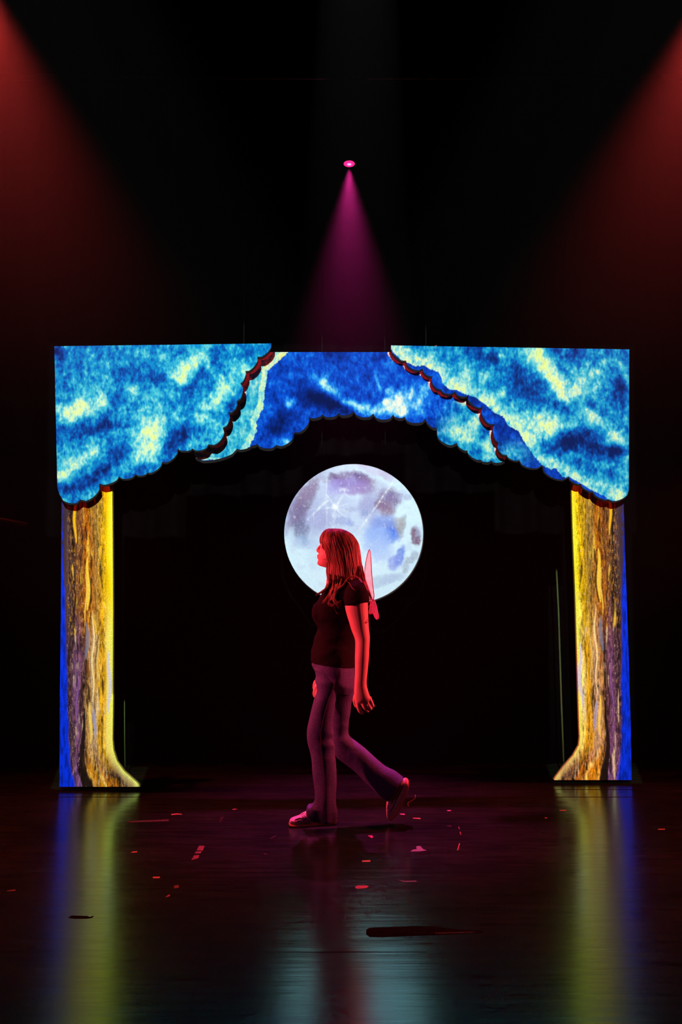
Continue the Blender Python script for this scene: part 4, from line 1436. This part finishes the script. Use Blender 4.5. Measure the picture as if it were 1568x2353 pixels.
part('yoke', bm, M_blackmetal, lamp, lb)
bm = bmesh.new()
tube(bm, [MH + axis * q for q in (0.0, 0.02, 0.10, 0.20, 0.30, 0.32)], [0.046, 0.052, 0.075, 0.08, 0.07, 0.04], 20)
head = part('head', bm, M_blackmetal, lamp, lb)
bm = bmesh.new()
ellipsoid(bm, MH - axis * 0.001, (0.040, 0.040, 0.018), 20, 12)
part('lens', bm, M_lens, head, lb)
bm = bmesh.new()
ellipsoid(bm, MH - axis * 0.012 + Vector((0, -0.016, 0.002)), (0.018, 0.014, 0.010), 16, 10)
part('lamp_core', bm, M_core, head, lb)
# clamp of a second, unlit lamp further along the batten
cl = thing('pipe_clamp', 'small shiny clamp on the batten up right of the pink light', 'clamp', UF(862, 147, BZ) if False else U(862, 147, BY))
cb = cl.location.copy()
bm = bmesh.new()
P = [(cb.x - 0.016, BY - 0.03, cb.z - 0.05), (cb.x - 0.016, BY - 0.035, cb.z), (cb.x, BY - 0.03, cb.z + 0.03), (cb.x + 0.016, BY - 0.035, cb.z), (cb.x + 0.016, BY - 0.03, cb.z - 0.06)]
tube(bm, smooth_path(P, 5), 0.006, 8)
part('hook', bm, M_blackmetal, cl, cb)
bm = bmesh.new()
box(bm, (cb.x + 0.05, BY - 0.04, cb.z - 0.006), (cb.x + 0.09, BY - 0.02, cb.z + 0.012))
box(bm, (cb.x + 0.0, BY - 0.03, cb.z - 0.002), (cb.x + 0.06, BY - 0.02, cb.z + 0.004))
part('wing_bolt', bm, M_blackmetal, cl, cb, False)

# ------------------------------------------------------------------ poles, rail and odds and ends
M_pole = material('spill_green_pole', (0.05, 0.085, 0.02), 0.6, 0.3, noise_scale=12, noise_amt=0.2)  # green spill light put into the pole's own colour
M_rail = material('grey_pipe', (0.03, 0.024, 0.024), 0.6, 0.4, noise_scale=12, noise_amt=0.2)


def pole(name, label, pts, y, r, foot):  # thin pole standing in for a lit fold edge of the curtain
    P = [U(a, b, y) for a, b in pts]
    zb = P[-1]
    base = Vector((zb.x, y, 0))
    root = thing(name, label, 'pole', base)
    bm = bmesh.new()
    tube(bm, P[:1] + P[1:], r, 8)
    part('shaft', bm, M_pole, root, base)
    bm = bmesh.new()
    q = P[-1]
    tube(bm, [q, Vector((q.x + foot[0] * 0.4, y, q.z * 0.5)), Vector((q.x + foot[0], y, 0.006))], r * 0.6, 8)
    box(bm, (q.x + foot[0] - 0.02, y - 0.02, 0), (q.x + foot[0] + 0.02, y + 0.02, 0.008))
    part('foot', bm, M_board, root, base, False)


pole('curtain_edge_pole', 'thin pole standing in for a green-lit curtain fold beside the right tree trunk', [(1279, 1301), (1284, 1400), (1291, 1620), (1296, 1750)], 6.98, 0.0062, (0.03, 0))
pole('curtain_edge_pole', 'thin pole standing in for a green-lit curtain fold beside the left tree trunk', [(286, 1590), (286.4, 1680), (287.5, 1762)], 6.80, 0.004, (-0.02, 0))
bm = bmesh.new()
a, b_ = U(62, 1206, 6.9), U(0, 1194, 6.9)
tube(bm, [a, b_, b_ + (b_ - a) * 9.5], 0.016, 10)
ro = finish('grey_rail', bm, M_rail, None, a)
tag(ro, 'dim grey rail end reaching in from the left edge beside the tree canopy', 'rail')
bm = bmesh.new()
for (x, y, r) in ((1003, 793.6, 1.4), (999.5, 794.6, 1.0), (1010, 795.2, 0.8)):
    ellipsoid(bm, CRp.at(x, y + 0.6) + Vector((0, 0.006, 0)), (r * 0.0035, 0.004, r * 0.0035), 8, 6)
M_redscrap = material('red_scrap', (0.35, 0.10, 0.12), 0.5, 0.4, noise_scale=60, noise_amt=0.2)
so = finish('tape_scrap', bm, M_redscrap, None, CRp.at(1003, 794))
tag(so, 'tiny red scrap on the top edge of the right canopy', 'scrap')

# ------------------------------------------------------------------ marks on the floor
M_orange = material('orange_tape', (0.40, 0.20, 0.09), 0.6, 0.3, noise_scale=90, noise_amt=0.25)
M_pinktape = material('pink_tape', (0.42, 0.20, 0.26), 0.6, 0.3, noise_scale=90, noise_amt=0.25)
M_pale = material('pale_tape', (0.16, 0.20, 0.22), 0.6, 0.3, noise_scale=90, noise_amt=0.25)
M_faded = material('faded_red_tape', (0.15, 0.07, 0.06), 0.7, 0.2, noise_scale=120, noise_amt=0.6)
M_faint = material('worn_tan_tape', (0.05, 0.04, 0.03), 0.8, 0.2, noise_scale=60, noise_amt=0.7)
M_matte = material('matte_black_gaffer', (0.011, 0.009, 0.008), 1.0, 0.0, noise_scale=40, noise_amt=0.4)


def floor_piece(name, label, cat, polys, mat, group=None, h=0.0008):
    bm = bmesh.new()
    base = None
    for poly in polys:
        P = [UF(x, y) for x, y in poly]
        if base is None:
            base = sum(P, Vector()) / len(P)
        lo = [bm.verts.new((p.x, p.y, 0.0001)) for p in P]
        hi = [bm.verts.new((p.x, p.y, h)) for p in P]
        bm.faces.new(hi)
        bm.faces.new(lo[::-1])
        for i in range(len(P)):
            j = (i + 1) % len(P)
            bm.faces.new((lo[i], lo[j], hi[j], hi[i]))
    o = finish(name, bm, mat, None, base, smooth=False)
    tag(o, label, cat, group)
    return o


def q(x0, x1, y, h, slant=0):
    return [(x0 + slant, y - h / 2), (x1 + slant, y - h / 2 - 0.2), (x1, y + h / 2), (x0, y + h / 2)]


G = 'tape scraps on the stage floor'
T = 'tape_scrap'
floor_piece(T, 'orange tape sliver right of the left trunk, nearest the walkway of faint tan tape', 'tape', [[(394, 1871), (406, 1869.4), (418, 1870.4), (418, 1872), (406, 1871.6), (394, 1873)]], M_orange, G)
floor_piece(T, 'long worn tan tape strip right of the left trunk reflection', 'tape', [[(290, 1887.4), (330, 1885.4), (388, 1883), (388, 1887), (330, 1889), (296, 1890.4)]], M_faint, G)
floor_piece(T, 'largest faded red tape block left of the front foot, upper of a broken strip', 'tape', [[(458, 1943.5), (470.5, 1944), (466, 1955), (452, 1954)]], M_faded, G)
floor_piece(T, 'thin faded red tape piece in the middle of the broken strip', 'tape', [[(450, 1957), (464, 1956.5), (461, 1961), (447.5, 1961.5)]], M_faded, G)
floor_piece(T, 'faded red tape block at the lower end of the broken strip', 'tape', [[(446, 1966), (458, 1965), (456, 1972), (440, 1976.5)]], M_faded, G)
floor_piece(T, 'short orange tape dash beside the left trunk reflection, the upper one', 'tape', [[(301, 1958.6), (308, 1956.6), (316, 1956.6), (314, 1958.6), (303, 1959.6)]], M_orange, G)
floor_piece(T, 'short orange tape dash right of the left trunk reflection, the lower straight one', 'tape', [[(351, 2015), (368, 2014.6), (367, 2018), (352, 2018.4)]], M_orange, G)
floor_piece(T, 'small faded red tape square below the straight orange dash', 'tape', [[(401, 2035), (411, 2034), (411, 2040), (399, 2041.5)]], M_faded, G)
floor_piece(T, 'pointed red tape sliver below the small faded square', 'tape', [[(380, 2062.5), (386, 2057), (391, 2055.4), (390, 2059.6)]], M_redscrap, G)
floor_piece(T, 'tiny pink sliver behind and left of the front shoe', 'tape', [[(533, 1860.4), (537, 1858.6), (546, 1859.2), (538, 1861)]], M_pinktape, G)
for tk in (q(508, 514, 1878.5, 0.9), q(506, 512, 1881.5, 0.9), q(505, 510, 1885, 0.9), q(504, 508, 1888.5, 1.0)):
    floor_piece(T, 'thin faded tick in the short row left of the front shoe', 'tape', [tk], M_faint, 'row of faded ticks')
floor_piece(T, 'tiny tan speck on the floor left of the front shoe reflection', 'tape', [[(606, 1961.4), (614, 1961.6), (613, 1963.4), (607, 1963.2)]], M_faint, G)
floor_piece(T, 'thin tan sliver just below left of the front shoe', 'tape', [[(621, 1927.4), (635, 1918.6), (636, 1919.4), (623, 1928)]], M_faint, G)
floor_piece(T, 'bright red tape scrap between the two shoe reflections', 'tape', [[(847, 1920), (856, 1919.6), (858, 1925), (853, 1926), (850, 1922.4), (846, 1922)]], M_redscrap, G)
floor_piece(T, 'pink tape dash in the moon reflection, the upper of two', 'tape', [[(832, 1977.6), (852, 1976.6), (851, 1980.6), (833, 1981)]], M_pinktape, G)
floor_piece(T, 'orange-red oval tape piece in the moon reflection, the lower of two', 'tape', [[(817, 2037), (824, 2035), (843, 2035), (848, 2037), (842, 2041), (822, 2042.6), (817, 2040.6)]], M_redscrap, G)
floor_piece(T, 'pale torn tape triangle below the raised heel', 'tape', [[(943, 1957), (950, 1952.4), (958, 1951.5), (957, 1945), (966, 1944), (973, 1951.6), (981, 1954.4), (966, 1956.4)]], M_pale, G)
floor_piece(T, 'thin pale blue-grey sliver low in the moon reflection', 'tape', [[(914, 2022), (930, 2024.6), (958, 2024), (958, 2026), (930, 2026.6)]], M_pale, G)
floor_piece(T, 'pink dash on the floor just right of the raised shoe', 'tape', [[(919, 1870), (930, 1870), (931, 1872.6), (921, 1871.6)]], M_pinktape, G)
floor_piece(T, 'pale orange dash right of the raised shoe, second one along', 'tape', [[(949, 1879.6), (966, 1879.8), (967, 1882), (950, 1881)]], M_orange, G)
floor_piece(T, 'top piece of the upright broken orange line right of the raised shoe', 'tape', [[(1055, 1899), (1057, 1906), (1056, 1906), (1054, 1900)]], M_orange, G)
floor_piece(T, 'middle piece of the upright broken orange line', 'tape', [[(1058, 1911), (1060, 1918), (1058.6, 1918), (1057, 1912)]], M_orange, G)
floor_piece(T, 'longest, lowest piece of the upright broken orange line', 'tape', [[(1055.5, 1938), (1057.6, 1938), (1053, 1954), (1051, 1954)]], M_orange, G)
floor_piece(T, 'tan dash right of the raised shoe, above the broken line', 'tape', [[(1027, 1897), (1038, 1897.4), (1037, 1899.4), (1029, 1898.6)]], M_faint, G)
floor_piece(T, 'tiny pink dash far right of the raised shoe', 'tape', [[(1028, 1862), (1037, 1861.8), (1036, 1863.6), (1029, 1864)]], M_pinktape, G)
floor_piece(T, 'tiny orange dash left of the right trunk reflection, the upper one', 'tape', [[(1286, 1861.6), (1302, 1861.2), (1300, 1863), (1288, 1863.2)]], M_orange, G)
floor_piece(T, 'tiny orange dash left of the right trunk reflection, the lower one', 'tape', [[(1252, 1878.8), (1258, 1878.6), (1258, 1880.6), (1253, 1880.4)]], M_orange, G)
floor_piece(T, 'tiny orange dash right of the right trunk reflection', 'tape', [[(1512, 1905), (1530, 1904.6), (1528, 1906.8), (1514, 1907)]], M_orange, G)
floor_piece(T, 'faint red dash at the left edge of the floor', 'tape', [[(16, 2046.6), (36, 2044), (35, 2047), (17, 2048.6)]], M_faded, G)
floor_piece('gaffer_strip', 'long matte black tape strip lying across the moon reflection', 'tape', [[(842, 2137), (848, 2132.5), (880, 2131), (960, 2128), (1000, 2129), (1060, 2137), (1108, 2139), (1110, 2143), (1040, 2147), (960, 2150), (880, 2153.5), (850, 2153), (842, 2147)]], M_matte)
floor_piece('tape_scrap', 'thin worn orange edge along the right end of the black tape strip', 'tape', [[(1000, 2143.6), (1090, 2141.4), (1092, 2143.6), (1002, 2146.2)]], M_faint, G, 0.0012)
floor_piece('gaffer_strip', 'short matte black tape strip across the left trunk reflection', 'tape', [[(157, 2109), (164, 2104), (200, 2105), (206, 2107.6), (216, 2104), (212, 2109), (200, 2111), (170, 2111)]], M_matte)
bm = bmesh.new()
Q = [UF(x, y, 0.002) for x, y in ((955, 1826), (954, 1834), (946, 1840), (938, 1845), (939, 1852))]
tube(bm, smooth_path(Q, 6), 0.001, 6)
cw = finish('loose_thread', bm, M_pinktape, None, Q[0])
tag(cw, 'loose curled pale thread on the floor right of the raised shoe', 'thread')
# seams of the floor covering
for i, (y0, y1, x0, x1) in enumerate(((1813.5, 1814.6, -900, 2500), (1831, 1832, -900, 2500), (2187.2, 2188.4, 600, 980))):
    floor_piece('trim_%d' % (i + 1), 'dark seam line running across the stage floor', 'floor seam', [[(x0, y0), (x1, y0), (x1, y1), (x0, y1)]], M_matte, 'floor seams', 0.0005)['kind'] = 'structure'
